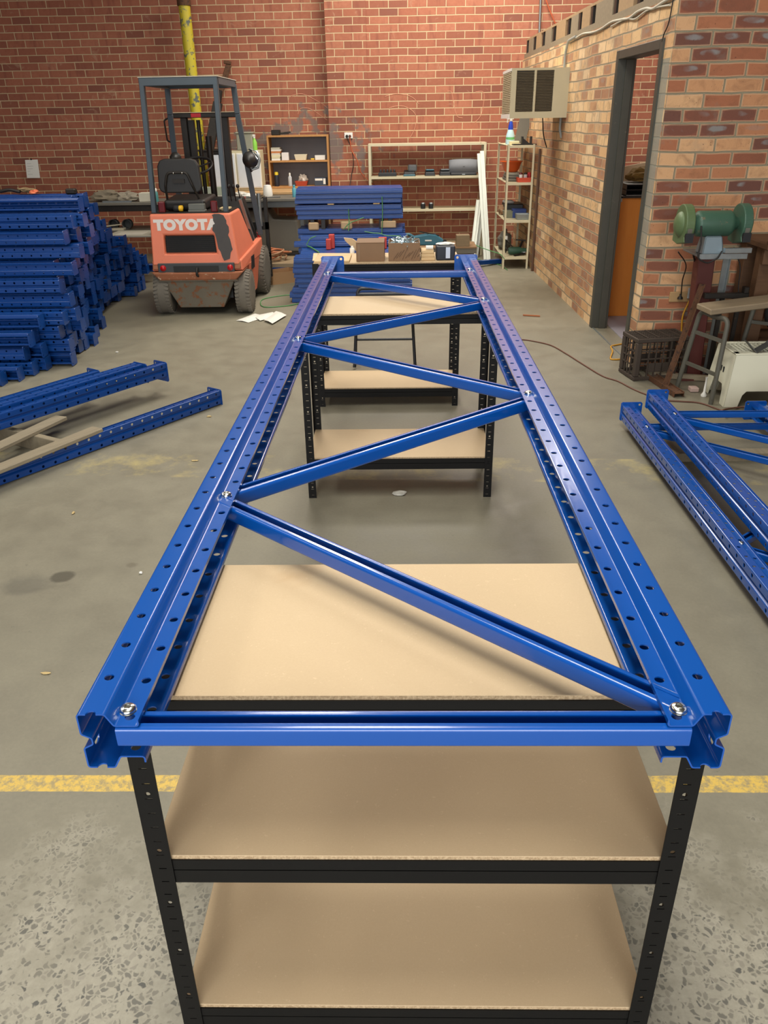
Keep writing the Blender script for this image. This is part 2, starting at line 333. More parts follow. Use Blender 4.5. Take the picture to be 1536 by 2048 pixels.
        if normals or merge:
            bm = bmesh.new(); bm.from_mesh(me)
            if merge: bmesh.ops.remove_doubles(bm, verts=bm.verts, dist=merge)
            if normals: bmesh.ops.recalc_face_normals(bm, faces=bm.faces)
            bm.to_mesh(me); bm.free()
        o = bpy.data.objects.new(name, me); col.objects.link(o); o.location = off
        if parent is not None: o.parent = parent
        if solid:
            md = o.modifiers.new('s', 'SOLIDIFY'); md.thickness = solid; md.offset = -1
        if bevel:
            md = o.modifiers.new('b', 'BEVEL'); md.width = bevel; md.segments = seg; md.limit_method = 'ANGLE'; md.angle_limit = R(40)
        if subd:
            md = o.modifiers.new('d', 'SUBSURF'); md.levels = md.render_levels = subd
        return o
MWX = {}
def parent_inv(p):
    M_ = Matrix.Identity(4)
    while p is not None:
        M_ = Matrix.LocRotScale(p.location, p.rotation_euler, p.scale)@M_; p = p.parent
    return M_.inverted()
def tag(o, label, cat, group=None, kind=None):
    o['label'] = label; o['category'] = cat
    if group: o['group'] = group
    if kind: o['kind'] = kind
    return o
def thing(name, label, cat, loc=(0, 0, 0), rz=0.0, group=None, rot=None):
    o = bpy.data.objects.new(name, None); col.objects.link(o); o.empty_display_size = .05
    o.location = loc; o.rotation_euler = rot or (0, 0, rz); return tag(o, label, cat, group)
def struct(o): o['kind'] = 'structure'; return o
def dup(root, label=None, group=None):
    r = root.copy(); col.objects.link(r)
    if label: r['label'] = label
    if group: r['group'] = group
    for ch in list(root.children): _dup(ch, r)
    return r
def _dup(o, par):
    c = o.copy(); col.objects.link(c); c.parent = par
    for g in list(o.children): _dup(g, c)
def bake(o):
    """apply modifiers so copies can share the finished mesh"""
    dg = bpy.context.evaluated_depsgraph_get(); dg.update()
    me = bpy.data.meshes.new_from_object(o.evaluated_get(dg)); o.modifiers.clear(); o.data = me; return o
def fillet(pts, r, n=3):
    out = [Vector(pts[0])]
    for i in range(1, len(pts)-1):
        a, b, c = Vector(pts[i-1]), Vector(pts[i]), Vector(pts[i+1])
        d1 = (a-b).normalized(); d2 = (c-b).normalized(); ang = d1.angle(d2)
        t = min(r/math.tan(ang/2), (a-b).length*.45, (c-b).length*.45)
        p, q = b+d1*t, b+d2*t
        for k in range(n+1):
            u = k/n; out.append(p*(1-u)**2+b*2*u*(1-u)+q*u**2)
    out.append(Vector(pts[-1])); return out
def loop_(pts, r=.03, n=4):
    return [tuple(p) for p in fillet([Vector(p) for p in pts], r, n)]
def spline(pts, n=8):
    P = [Vector(p) for p in pts]; P = [P[0]*2-P[1]]+P+[P[-1]*2-P[-2]]; out = []
    for i in range(1, len(P)-2):
        for k in range(n):
            t = k/n; a, b, c, d = P[i-1:i+3]
            out.append(.5*((2*b)+(c-a)*t+(2*a-5*b+4*c-d)*t*t+(3*b-a-3*c+d)*t**3))
    out.append(P[-2]); return out

# ============================================================ THE SETTING
T = .905          # underside of the rack frame = bench top
WX = lambda y: 1.60+(10.5-y)*.0235     # office side wall plane (very slightly out of square)
YC = 4.97; XC = WX(YC)
b = MB().box((-8, -6, -.2), (6.5, 11.3, 0)); struct(b.build('floor', MATS['concrete']))
b = MB().box((-8, 10.93, 0), (-.915, 11.2, 5.2)); b.box((-.915, 10.76, 0), (-.40, 11.2, 5.2)); b.box((-.40, 10.79, 0), (6.5, 11.2, 5.2))
struct(b.build('wall_back', MATS['brick_red']))
b = MB().box((-8.2, -6, 0), (-8, 11.2, 5.2)); struct(b.build('wall_left', MATS['brick_red']))
b = MB().box((6.5, -6, 0), (6.7, 11.2, 5.2)); struct(b.build('wall_right', MATS['brick_red']))
# office side wall with the doorway
D0, D1, DH = 5.17, 6.22, 2.10
ZT = 2.335
def wallpiece(b, y0, y1, z0, z1, t=.11):
    b.hexa([(WX(y0), y0, z0), (WX(y0)+t, y0, z0), (WX(y1)+t, y1, z0), (WX(y1), y1, z0)], [(WX(y0), y0, z1), (WX(y0)+t, y0, z1), (WX(y1)+t, y1, z1), (WX(y1), y1, z1)])
b = MB(); wallpiece(b, YC+.11, D0, 0, ZT); wallpiece(b, D1, 10.79, 0, ZT); wallpiece(b, D0, D1, DH, ZT)
struct(b.build('wall_office_side', MATS['brick_office_side']))
b = MB().box((XC, YC, 0), (6.5, YC+.11, ZT)); struct(b.build('wall_office_front', MATS['brick_office_front']))
# header course at the corner is seen from both faces: quoin face on the side
b = MB(); wallpiece(b, YC+.001, YC+.112, 0, ZT, .004); 
o = b.build('trim_1', MATS['brick_office_side']); o.location.x -= .003; struct(o)
b = MB().box((-8, -6, 4.75), (6.5, 11, 4.9)); ceil = paint('grey roof lining', (120, 116, 106), .8)
struct(b.build('ceiling', ceil))
# timber top plate, blocks and rail along the office wall
TIM = wood('old wall timber', (150, 122, 92), (190, 160, 120)); TIMD = wood('grey old timber', (120, 110, 94), (166, 150, 122))
b = MB(); wallpiece(b, YC, 10.7, ZT, ZT+.05, .11); struct(b.build('trim_2', TIMD))
b = MB(); y = 5.05; i = 0
blk = [(5.05, .2), (5.4, .33), (5.98, .4), (6.55, .55), (7.3, .3), (7.75, .3), (8.3, .45), (9.0, .35), (9.6, .3), (10.1, .3)]
for j, (yy, ln) in enumerate(blk):
    b.mat(j % 2); wallpiece(b, yy, yy+ln, ZT+.05, ZT+.05+.135, .07)
b.mat(2)
for yy in (5.3, 5.82, 6.45, 7.2, 7.66, 8.14, 8.86, 9.45, 10.0, 10.5): wallpiece(b, yy, yy+.06, ZT+.05, ZT+.18, .10)
struct(b.build('trim_3', [TIM, TIMD, DKSTEEL]))
b = MB(); wallpiece(b, 5.4, 10.6, ZT+.185, ZT+.205, .09); struct(b.build('trim_4', TIM))
# steel door frame
FR = paint('dark grey door frame', (72, 72, 64), .5, .1, .15, 8, wear=(104, 100, 88), wearamt=.66)
b = MB()
def jamb(b, y0, y1, z0, z1, out=.012, t=.13): 
    b.hexa([(WX(y0)-out, y0, z0), (WX(y0)+t, y0, z0), (WX(y1)+t, y1, z0), (WX(y1)-out, y1, z0)], [(WX(y0)-out, y0, z1), (WX(y0)+t, y0, z1), (WX(y1)+t, y1, z1), (WX(y1)-out, y1, z1)])
jamb(b, D0-.03, D0+.035, 0, DH+.02); jamb(b, D1-.035, D1+.03, 0, DH+.02); jamb(b, D0+.035, D1-.035, DH-.04, DH+.02)
b.hexa([(WX(D1)+.05, D1-.055, 0), (WX(D1)+.11, D1-.055, 0), (WX(D1)+.11, D1-.035, 0), (WX(D1)+.05, D1-.035, 0)], [(WX(D1)+.05, D1-.055, DH-.04), (WX(D1)+.11, D1-.055, DH-.04), (WX(D1)+.11, D1-.035, DH-.04), (WX(D1)+.05, D1-.035, DH-.04)])
dfr = b.build('door_1', FR, bevel=.003); struct(dfr)
b = MB().hexa([(WX(D0)+.0, D0+.03, 0), (WX(D0)+.012, D0+.03, 0), (WX(D1)+.012, D1-.03, 0), (WX(D1)+.0, D1-.03, 0)], [(WX(D0)+.0, D0+.03, .006), (WX(D0)+.012, D0+.03, .006), (WX(D1)+.012, D1-.03, .006), (WX(D1)+.0, D1-.03, .006)])
b.build('door_threshold_strip', GALV, dfr)
# lilac vinyl floor in the office
b = MB().box((1.86, 5.08, 0), (6.5, 10.79, .004)); struct(b.build('trim_5', paint('lilac grey vinyl', (150, 148, 158), .5, 0, .05, 4)))

# ============================================================ RACK FRAME PARTS
PITCHH = .075; NL = 49; LU = NL*PITCHH
def corner_arc(pts, r=.0035, n=3):
    return [(v.x, v.y) for v in fillet([Vector((p[0], p[1], 0)) for p in pts], r, n)]
def upright_profile():
    half = [(.078, .036), (.078, .026), (.046, .026), (.036, .045), (0, .045), (0, .012), (.013, .005)]
    return half+[(x, -z) for x, z in half[::-1]]
def upright_mesh(name, mirror=False, hs=12, n_arc=4, cells=NL, solid=.0022):
    """perforated rack upright: local x inward from the outer web, y along, z across the face"""
    raw = upright_profile(); pts = corner_arc(raw, .0045, n_arc)
    P = [Vector((a, c)) for a, c in pts]; b = MB(); sx = -1 if mirror else 1
    # (point on profile, radius, shape): the hole belongs to the flat it lies on
    holes = [((.062, .026), .0068, .017), ((.0185, .045), .0068, 0), ((0, .0285), .0085, .0375), ((0, -.0285), .0085, .0375), ((.0185, -.045), .0068, 0), ((.062, -.026), .0068, .017)]
    for i in range(len(P)-1):
        a, c = P[i], P[i+1]; w = (c-a).length; d = (c-a)/w; hole = None
        if w > .012:
            for (hp, r, q) in holes:
                h = Vector(hp); s_ = (h-a).dot(d)
                if r < s_ < w-r and (h-(a+d*s_)).length < .002: hole = (s_, r, q)
        for k in range(cells):
            y0, y1 = k*PITCHH, (k+1)*PITCHH
            def V(s_, y): p = a+d*s_; return (p.x*sx, y, p.y)
            if hole is None:
                if i == 0 or i == len(P)-2 or True: b._add([V(0, y0), V(w, y0), V(w, y1), V(0, y1)], [(0, 1, 2, 3)])
            else:
                hc, r, off = hole; n = hs//2
                if off:
                    yc = y0+off
                    lf = [V(hc-r*sin(pi*j/n), yc-r*cos(pi*j/n)) for j in range(n+1)]; rt = [V(hc+r*sin(pi*j/n), yc+r*cos(pi*j/n)) for j in range(n+1)]
                    L1 = [V(0, y0), V(hc, y0)]+lf+[V(hc, y1), V(0, y1)]; L2 = [V(hc, y0), V(w, y0), V(w, y1), V(hc, y1)]+rt
                    b._add(L1, [tuple(range(len(L1)))]); b._add(L2, [tuple(range(len(L2)))]); continue
                lo = [V(hc-r*cos(pi*j/n), y0+r*sin(pi*j/n)) for j in range(n+1)]
                hi = [V(hc+r*cos(pi*j/n), y1-r*sin(pi*j/n)) for j in range(n+1)]
                loop = [V(0, y0)]+lo+[V(w, y0), V(w, y1)]+hi+[V(0, y1)]
                b._add(loop, [tuple(range(len(loop)))])
    o = b.build(name, BLUE, merge=1e-5, normals=True)
    o.location = (0, 0, 0)
    return o
def soften(me):
    """rounded bends shade smoothly, everything sharper than 35 degrees stays crisp"""
    for p in me.polygons: p.use_smooth = True
    bm = bmesh.new(); bm.from_mesh(me)
    for e in bm.edges:
        if len(e.link_faces) != 2 or e.calc_face_angle(0) > R(35): e.smooth = False
    bm.to_mesh(me); bm.free()
def upright_obj(name, parent, loc, mirror, src={}):
    if mirror not in src:
        b = upright_mesh(name, mirror); me = b.data
        # build() recentred it: shift back so that the profile origin is the local origin
        xs = [v.co.x for v in me.vertices]; ys = [v.co.y for v in me.vertices]; zs = [v.co.z for v in me.vertices]
        dx = (0 if not mirror else -.078)-min(xs); dy = -min(ys); dz = -.045-min(zs)
        for v in me.vertices: v.co.x += dx; v.co.y += dy; v.co.z += dz
        md = b.modifiers.new('s', 'SOLIDIFY'); md.thickness = .0022; md.offset = 0
        bpy.context.view_layer.update(); bake(b); soften(b.data); wn_ = b.modifiers.new('w', 'WEIGHTED_NORMAL'); wn_.keep_sharp = True; bpy.context.view_layer.update(); bake(b); src[mirror] = b.data; bpy.data.objects.remove(b)
    o = bpy.data.objects.new(name, src[mirror]); col.objects.link(o); o.parent = parent; o.location = loc
    return o
def base_plate(parent, y, mirror, mat=None, w=.125, z0=-.052, z1=.062, x0=-.008, thick=.006, holes=True):
    """steel foot plate with bolt holes, standing across the end of an upright"""
    sx = -1 if mirror else 1; b = MB(); c = .008
    poly = [(x0+c, z0), (x0+w-c, z0), (x0+w, z0+c), (x0+w, z1-c), (x0+w-c, z1), (x0+c, z1), (x0, z1-c), (x0, z0+c)]
    if holes:
        # outline cut in two so that the bolt holes are real openings
        def ring(cx, cz, r, a0, a1, n=8): return [(cx+r*cos(a0+(a1-a0)*k/n), cz+r*sin(a0+(a1-a0)*k/n)) for k in range(n+1)]
        h1 = (x0+w-.016, z1-.016); h2 = (x0+w-.016, z0+.018); r = .007
        left = [(x0+c, z0), (h2[0], z0)]+ring(*h2, r, -pi/2, -3*pi/2)[0:]+ring(*h1, r, -pi/2, -3*pi/2)+[(h1[0], z1), (x0+c, z1), (x0, z1-c), (x0, z0+c)]
        right = [(h2[0], z0), (x0+w-c, z0), (x0+w, z0+c), (x0+w, z1-c), (x0+w-c, z1), (h1[0], z1)]+ring(*h1, r, pi/2, -pi/2)+ring(*h2, r, pi/2, -pi/2)
        for pl in (left, right):
            f = [(px*sx, y, pz) for px, pz in pl]; k = [(px*sx, y+thick, pz) for px, pz in pl]; n = len(f)
            b._add(f+k, [tuple(range(n)), tuple(range(2*n-1, n-1, -1))]+[(i, i+n, (i+1) % n+n, (i+1) % n) for i in range(n)])
    return b
def plate_obj(parent, loc, mirror, src={}, mat=None):
    if mirror not in src:
        b = base_plate(None, 0, mirror); me = bpy.data.meshes.new('base_plate'); me.from_pydata([tuple(v) for v in b.v], [], b.f); me.materials.append(BLUE)
        bm = bmesh.new(); bm.from_mesh(me); bmesh.ops.recalc_face_normals(bm, faces=bm.faces); bm.to_mesh(me); bm.free(); src[mirror] = me
    o = bpy.data.objects.new('base_plate', src[mirror]); col.objects.link(o); o.parent = parent; o.location = loc; return o
def channel(parent, name, p, q, w=.034, h=.028, lip=.009, mat=None, cut=None):
    """lipped C channel, open side up; p and q are the ends of its bottom centre line"""
    raw = [(-w/2+lip, h), (-w/2, h), (-w/2, 0), (w/2, 0), (w/2, h), (w/2-lip, h)]
    P = corner_arc(raw, .005, 4)
    b = MB(); b.sweep(P, p, q)
    o = b.build(name, mat or BLUE, parent, world=False, merge=1e-5, solid=.0022, normals=False)
    bpy.context.view_layer.update(); bake(o); soften(o.data); wn_ = o.modifiers.new('w', 'WEIGHTED_NORMAL'); wn_.keep_sharp = True; return o
def bolt(parent, c, r=.0085, name='bolt'):
    x, y, z = c
    b = MB(); b.lathe([(.0115, 0), (.0115, .0015)], (x, y, z), seg=20, smooth=False)
    b.lathe([(r*1.25, .0015), (r*1.3, .0045), (r*1.0, .0075), (0, .0078)], (x, y, z), seg=20)
    b.lathe([(r*.62, .0075), (r*.62, .0088), (r*.42, .0088), (.0035, .0078)], (x, y, z), seg=6, smooth=False)
    return b.build(name, ZINC, parent, world=False)
NODE_R = [.029, 1.358, 2.658]; NODE_L = [.696, 2.013, 3.352]
def rack_frame(name, label, loc, rot=(0, 0, 0), group=None, bolts=True, diag=True, flip=False):
    """two uprights and their zig-zag bracing; local origin = middle of the near end at mid height"""
    t = thing(name, label, 'rack frame', loc, group=group, rot=rot)
    hw = .419
    upright_obj('upright', t, (-hw, 0, 0), False); upright_obj('upright', t, (hw, 0, 0), True)
    plate_obj(t, (-hw, LU, 0), False); plate_obj(t, (hw, LU, 0), True)
    e = .372
    channel(t, 'horizontal_brace', (-e, .0165, -.0065), (e, .0165, -.0065))
    channel(t, 'horizontal_brace', (-e, 3.40, -.0065), (e, 3.40, -.0065))
    seq = [(1, NODE_R[0]+.016), (-1, NODE_L[0]-.016)], [(-1, NODE_L[0]+.02), (1, NODE_R[1]-.02)], [(1, NODE_R[1]+.016), (-1, NODE_L[1]-.016)], [(-1, NODE_L[1]+.02), (1, NODE_R[2]-.02)], [(1, NODE_R[2]+.016), (-1, NODE_L[2]-.016)]
    for k, (s0, s1) in enumerate(seq):
        z = -.0045 if k != 0 else -.002
        a = Vector((s0[0]*.368, s0[1], z)); c = Vector((s1[0]*.368, s1[1], z))
        channel(t, 'diagonal_brace', a, c)
    if bolts:
        zt = .0265
        for x, y in [(-.363, .029)]+[(-.363, v) for v in NODE_L]+[(.363, v) for v in NODE_R]+[(.363, 3.40)]: bolt(t, (x, y, zt))
    return t
main = rack_frame('racking_ladder', 'blue pallet racking upright frame with zigzag bracing lying flat across two black benches', (0, 0, T+.045))

# ============================================================ WORKBENCHES
def leg_mesh(b, x, y, sx, sy, h, w=.038, pitch=.0325, t=.0018):
    """angle post with hook slots and the odd round hole in both flanges; corner at (x, y)"""
    n = int(h/pitch)
    def flange(U, nrm):
        ox, oy = x, y
        def V(s_, z): return (ox+U[0]*s_, oy+U[1]*s_, z)
        for k in range(n):
            z0 = k*pitch; z1 = (k+1)*pitch if k < n-1 else h; zc = z0+pitch*.5
            a, c_ = w*.38, w*.72; h0, h1 = zc-.0011, zc+.0011
            A = [V(0, z0), V(a, z0), V(c_, z0), V(w, z0), V(0, h0), V(a, h0), V(c_, h0), V(w, h0), V(0, h1), V(a, h1), V(c_, h1), V(w, h1), V(0, z1), V(a, z1), V(c_, z1), V(w, z1)]
            fs = [(0, 1, 5, 4), (1, 2, 6, 5), (2, 3, 7, 6), (4, 5, 9, 8), (6, 7, 11, 10), (8, 9, 13, 12), (9, 10, 14, 13), (10, 11, 15, 14)]
            if k % 4 == 1:  # round bolt hole in the strip above the slot
                fs = [f for f in fs if f not in ((8, 9, 13, 12), (9, 10, 14, 13), (10, 11, 15, 14))]
                hc = (w*.55, (h1+z1)/2+.002); r = .0042
                lo = [V(hc[0]-r*cos(pi*j/6), hc[1]-r*sin(pi*j/6)) for j in range(7)]; hi = [V(hc[0]-r*cos(pi*j/6), hc[1]+r*sin(pi*j/6)) for j in range(7)]
                zz = hc[1]
                L1 = [V(0, h1), V(a, h1), V(c_, h1), V(w, h1), V(w, zz)]+lo[::-1]+[V(0, zz)]
                L2 = [V(0, zz)]+hi+[V(w, zz), V(w, z1), V(c_, z1), V(a, z1), V(0, z1)]
                b._add(L1, [tuple(range(len(L1)))]); b._add(L2, [tuple(range(len(L2)))])
            b._add(A, fs)
    flange((sx, 0), None); flange((0, sy), None)
def workbench(label, x, y, shelves, rz=0.0, h=T, wd=.9, dp=.4, front_sheen=False, group=None):
    t = thing('workbench', label, 'workbench', (x, y, 0), rz)
    hw = wd/2
    for sx in (-1, 1):
        for sy in (0, 1):
            b = MB(); leg_mesh(b, sx*hw, sy*dp, -sx, 1 if sy == 0 else -1, h-.002)
            b.build('leg', BLACK, t, world=False, merge=1e-5, solid=.0018, normals=True)
    for i, z in enumerate([h]+list(shelves)):
        bh = .042 if i == 0 else .055
        zb = z-.008
        b = MB()
        for (p, q, ix, iy) in (((-hw+.004, .003), (hw-.004, .003), 0, 1), ((-hw+.004, dp-.003), (hw-.004, dp-.003), 0, -1)):
            P = [(0, 0), (0, bh), (.0, bh)]
            b.box((p[0], min(p[1], p[1]+iy*.0018), zb-bh), (q[0], max(p[1], p[1]+iy*.0018), zb))
            b.box((p[0], min(p[1], p[1]+iy*.02), zb-bh*.45), (q[0], max(p[1], p[1]+iy*.02), zb-bh*.45+.0018))
        for sx in (-1, 1):
            xx = sx*(hw-.004); b.box((min(xx, xx-sx*.0018), .004, zb-bh), (max(xx, xx-sx*.0018), dp-.004, zb))
            b.box((min(xx, xx-sx*.02), .004, zb-bh*.45), (max(xx, xx-sx*.02), dp-.004, zb-bh*.45+.0018))
        b.build('top_rail' if i == 0 else 'shelf_rail', BLACK, t, world=False)
        b = MB(); m_ = .006; b.box((-hw+m_, m_, z-.014), (hw-m_, dp-m_, z))
        b.build('top_board' if i == 0 else 'shelf_board', MATS['mdf'], t, world=False, bevel=.0008)
        # rivet studs of the rails in the posts
    return t
workbench('nearest black workbench with two lower chipboard shelves under the blue frame', .02, .14, [.561, .149])
workbench('middle black workbench with one low shelf under the blue frame', -.004, 2.73, [.214])
workbench('far black workbench with cardboard boxes on its top', -.075, 4.115, [.126])

# ============================================================ LIGHT
w = bpy.data.worlds.new('world'); scn.world = w; w.use_nodes = True
bg = w.node_tree.nodes['Background']; bg.inputs[0].default_value = (.93, .97, 1, 1); bg.inputs[1].default_value = .28
def area(name, loc, rot, sx, sy, e, c=(1, 1, 1), spread=180):
    l = bpy.data.lights.new(name, 'AREA'); l.shape = 'RECTANGLE'; l.size = sx; l.size_y = sy; l.energy = e; l.color = c; l.spread = R(spread)
    o = bpy.data.objects.new(name, l); col.objects.link(o); o.location = loc; o.rotation_euler = rot; return o
area('skylight', (-4.2, 3.5, 4.7), (0, 0, 0), .9, 5.0, 75, (1, .95, .86))
area('skylight', (.9, 9.1, 4.7), (0, 0, 0), 2.6, 1.5, 195, (1, .94, .84))
area('skylight', (-.2, .8, 4.7), (0, 0, 0), 1.0, 3.6, 150, (1, .97, .9))
area('skylight', (-.9, 6.3, 4.7), (0, 0, 0), .9, 3.0, 130, (1, .94, .82))
area('roller_door_daylight', (-.6, -5.2, 2.2), (R(80), 0, 0), 5.5, 3.2, 330, (.96, .98, 1))
b = MB().box((-1.75, 5.5, 3.95), (-1.55, 11.0, 4.72)); struct(b.build('unseen_shade_girder', DKSTEEL))  # unseen girder, added so its shadow darkens the back wall's upper left
scn.view_settings.view_transform = 'Standard'; scn.view_settings.look = 'None'; scn.view_settings.exposure = 0.24; scn.view_settings.gamma = 1
scn.view_settings.use_curve_mapping = False
scn.cycles.max_bounces = 8; scn.cycles.diffuse_bounces = 4; scn.cycles.glossy_bounces = 4; scn.cycles.sample_clamp_indirect = 6

# ============================================================ LOOSE RACK UPRIGHTS
UPM = {}
def stock_meshes():
    """one finished mesh of post and of foot plate shared by every loose upright, centred on the section"""
    b = upright_mesh('post', False, hs=8, n_arc=2); me = b.data
    xs = [v.co.x for v in me.vertices]; ys = [v.co.y for v in me.vertices]; zs = [v.co.z for v in me.vertices]
    for v in me.vertices: v.co.x += -.039-min(xs); v.co.y += -min(ys); v.co.z += -.045-min(zs)
    md = b.modifiers.new('s', 'SOLIDIFY'); md.thickness = .0024; md.offset = 0
    bpy.context.view_layer.update(); bake(b); b.data.materials[0] = BLUE2; UPM['post'] = b.data; bpy.data.objects.remove(b)
    for nm, kw in (('plate', dict(w=.104, z0=-.05, z1=.052, x0=-.006)), ('plate_big', dict(w=.13, z0=-.05, z1=.085, x0=-.006))):
        q = base_plate(None, 0, False, **kw); me = bpy.data.meshes.new('base_plate'); me.from_pydata([(x-.039, y, z) for x, y, z in map(tuple, q.v)], [], q.f)
        me.materials.append(BLUE2); bm = bmesh.new(); bm.from_mesh(me); bmesh.ops.recalc_face_normals(bm, faces=bm.faces); bm.to_mesh(me); bm.free(); UPM[nm] = me
stock_meshes()
def rack_upright(label, end, rz, roll, group=None, plate='plate', tip=0.0):
    """end = position of the foot end of the section axis; lies along -direction from there"""
    rot = Euler((tip, roll, rz)); d = rot.to_matrix()@Vector((0, 1, 0)); loc = Vector(end)-d*LU
    t = thing('rack_upright', label, 'rack upright', loc, group=group, rot=rot)
    for nm, y in (('post', 0), (plate, LU)):
        o = bpy.data.objects.new('post' if nm == 'post' else 'base_plate', UPM[nm]); col.objects.link(o); o.parent = t; o.location = (0, y, 0)
    return t
PRO = [(4.85, .2), (5.0, .34), (5.15, .44), (5.3, .62), (5.45, .84), (5.6, .98), (5.8, 1.08), (6.0, 1.14), (6.3, 1.16), (6.6, 1.06), (6.9, .94), (7.3, .82), (7.7, .66), (8.1, .5), (8.5, .36), (8.8, .25)]
def prof(y):
    for (a, h0), (c, h1) in zip(PRO, PRO[1:]):
        if a <= y <= c: return h0+(h1-h0)*(y-a)/(c-a)
    return 0
y = 4.92; LB = 'blue rack upright with a flat foot plate in the tall heap left of the forklift'
GB = 'blue rack uprights heaped at the left wall side'
while y < 8.75:
    n = max(1, int(round(prof(y)/.105)))
    for k in range(n):
        ex = -2.53-.27*min(1.5, max(0, (y-5.25)/1.2))+random.uniform(-.10, .08)+(.10 if k > 6 else 0)
        if y < 5.1: ex -= .16
        roll = random.choice([0, pi, pi, pi/2, -pi/2])+R(random.uniform(-4, 4))
        rack_upright(LB, (ex, y+random.uniform(-.012, .012), .056+k*.105), -pi/2+R(random.uniform(-.25, .25)), roll, GB)
    y += .122
# a small lower row in front of the heap
for k, (yy, zz, ex) in enumerate(((4.78, .052, -2.78), (4.66, .052, -2.86))):
    rack_upright('blue rack upright lying on the floor at the front foot of the tall heap', (ex, yy, zz), -pi/2+R(1), [0, pi][k], 'uprights at the foot of the heap')
# loose ones nearer the camera
UD = R(-34.8)
dv = Vector((-sin(UD), cos(UD), 0)); pv = Vector((-cos(UD), -sin(UD), 0))*-1
E0 = Vector((-1.185, 4.17, .052)); rack_upright('single blue rack upright lying alone on the floor nearest the camera at left', E0+Vector((-.03, .03, 0)), UD, pi, plate='plate_big')
P1 = Vector((-1.62, 4.43, .175))
rack_upright('blue rack upright on the timber, nearest of the loose bundle of three', P1, R(-33.6), pi, plate='plate_big')
rack_upright('blue rack upright in the middle of the loose bundle of three on timber', P1-pv*.10-dv*.12+Vector((0, 0, .012)), R(-33.9), pi/2, plate='plate_big')
rack_upright('blue rack upright furthest back in the loose bundle of three on timber', P1-pv*.215-dv*.38+Vector((0, 0, .004)), R(-33.2), pi, plate='plate_big')
# broken pallet under them
PAL = wood('weathered pallet timber', (116, 106, 88), (158, 146, 122), (14, 1, 14))
t = thing('broken_pallet', 'weathered broken timber pallet piece under the loose blue uprights at left', 'pallet', (-2.1, 3.4, 0), UD)
dp_ = dv
def plank(p, q, w, h, nm='board'):
    b = MB().beam(p, q, w, h); return b.build(nm, PAL, t, bevel=.003)
a1 = fl(0, 893, .105); a2 = fl(123, 835, .105); d1 = (a2-a1).normalized()
plank(a1-d1*.7, a2, .085, .022)
a1b = fl(0, 937, .105); a2b = fl(196, 858, .105); d2 = (a2b-a1b).normalized()
plank(a1b-d2*.7, a2b, .085, .022)
sd = Vector((d2.y, -d2.x, 0))
for s_, hh in ((.12, .094), (-.75, .094)):
    c0 = a2b-d2*(.33-s_) ; c0.z = .047
    plank(c0+sd*.0, c0-sd*.75, .04, .094, 'bearer')

# stacked rack frames at the right
rack_frame('racking_ladder', 'lower blue rack frame stacked on the floor at the right', (1.735, .005, .098))
rack_frame('racking_ladder', 'upper blue rack frame resting on the other one at the right', (1.835, -.05, .191), rot=(0, 0, R(-.4)))
PINE = wood('pale timber', (196, 164, 118), (222, 194, 150), (1, 12, 12))
for yy, lb in ((3.15, 'further timber bearer under the stacked blue frames at the right'), (.9, 'nearer timber bearer under the stacked blue frames at the right')):
    tag(MB().box((1.40, yy, 0), (2.14, yy+.07, .048)).build('timber_bearer', PAL, bevel=.002), lb, 'timber')

# ============================================================ STACKED BLUE BEAMS
def beam_mesh():
    L_, h, w = 1.16, .046, .108
    b = MB(); P = corner_arc([(-w/2+.012, h), (-w/2, h), (-w/2, h*.55), (-w/2+.004, h*.5), (-w/2, h*.45), (-w/2, 0), (w/2, 0), (w/2, h*.62), (w/2-.02, h*.64), (w/2-.02, h), (-w/2+.012, h)], .003, 2)
    b.sweep(P, (-L_/2, 0, 0), (L_/2, 0, 0)); n = len(P)
    o = b.build('rack_crossbar', BLUE2, merge=1e-5, solid=.002, normals=False, loc=(0, 0, 0)); bpy.context.view_layer.update(); bake(o); return o
bm0 = beam_mesh(); first = [True]
def rbeam(x, y, z, label, group, rz=0):
    o = bm0 if first[0] else bm0.copy()
    if not first[0]: col.objects.link(o)
    first[0] = False; o.location = (x, y, z); o.rotation_euler = (0, 0, rz); tag(o, label, 'rack beam', group); return o
for r_ in range(9):
    for c in range(6):
        rbeam(-.47+random.uniform(-.03, .03)-(.05 if r_ < 3 else 0), 7.46+c*.118, .004+r_*.049, 'blue rack beam in the low stack behind the far workbench', 'rack beams in the low front stack', R(random.uniform(-.6, .6)))
for r_ in range(12):
    for c in range(4):
        rbeam(-.53+random.uniform(-.02, .02), 8.45+c*.118, .004+r_*.049+(.01 if r_ > 8 else 0), 'blue rack beam in the lower part of the tall back stack', 'rack beams low in the tall stack', R(random.uniform(-.3, .3)))
ZG = .60
BLKW = paint('black steel spacer', (30, 30, 30), .5)
for i, xx in enumerate((-.98, -.86, -.22, -.12)):
    b = MB().box((xx, 8.40, ZG), (xx+.045, 8.88, ZG+.1)); tag(b.build('spacer_block', BLKW, bevel=.002), ('black spacer tube under the upper bundle of blue beams, %s' % ['far left', 'second from left', 'third from left', 'far right'][i]), 'spacer')
for r_ in range(3):
    for c in range(4): rbeam(-.545+random.uniform(-.012, .012), 8.45+c*.118, ZG+.102+r_*.049, 'blue rack beam in the lower of the two strapped bundles on the tall stack', 'rack beams in the lower strapped bundle')
for i, xx in enumerate((-.78, -.28)):
    b = MB().box((xx, 8.40, ZG+.250), (xx+.07, 8.86, ZG+.262)); tag(b.build('packing_strip', paint('straw cardboard', (206, 176, 120), .8)), 'thin %s packing strip between the two strapped blue bundles' % ['left', 'right'][i], 'packing')
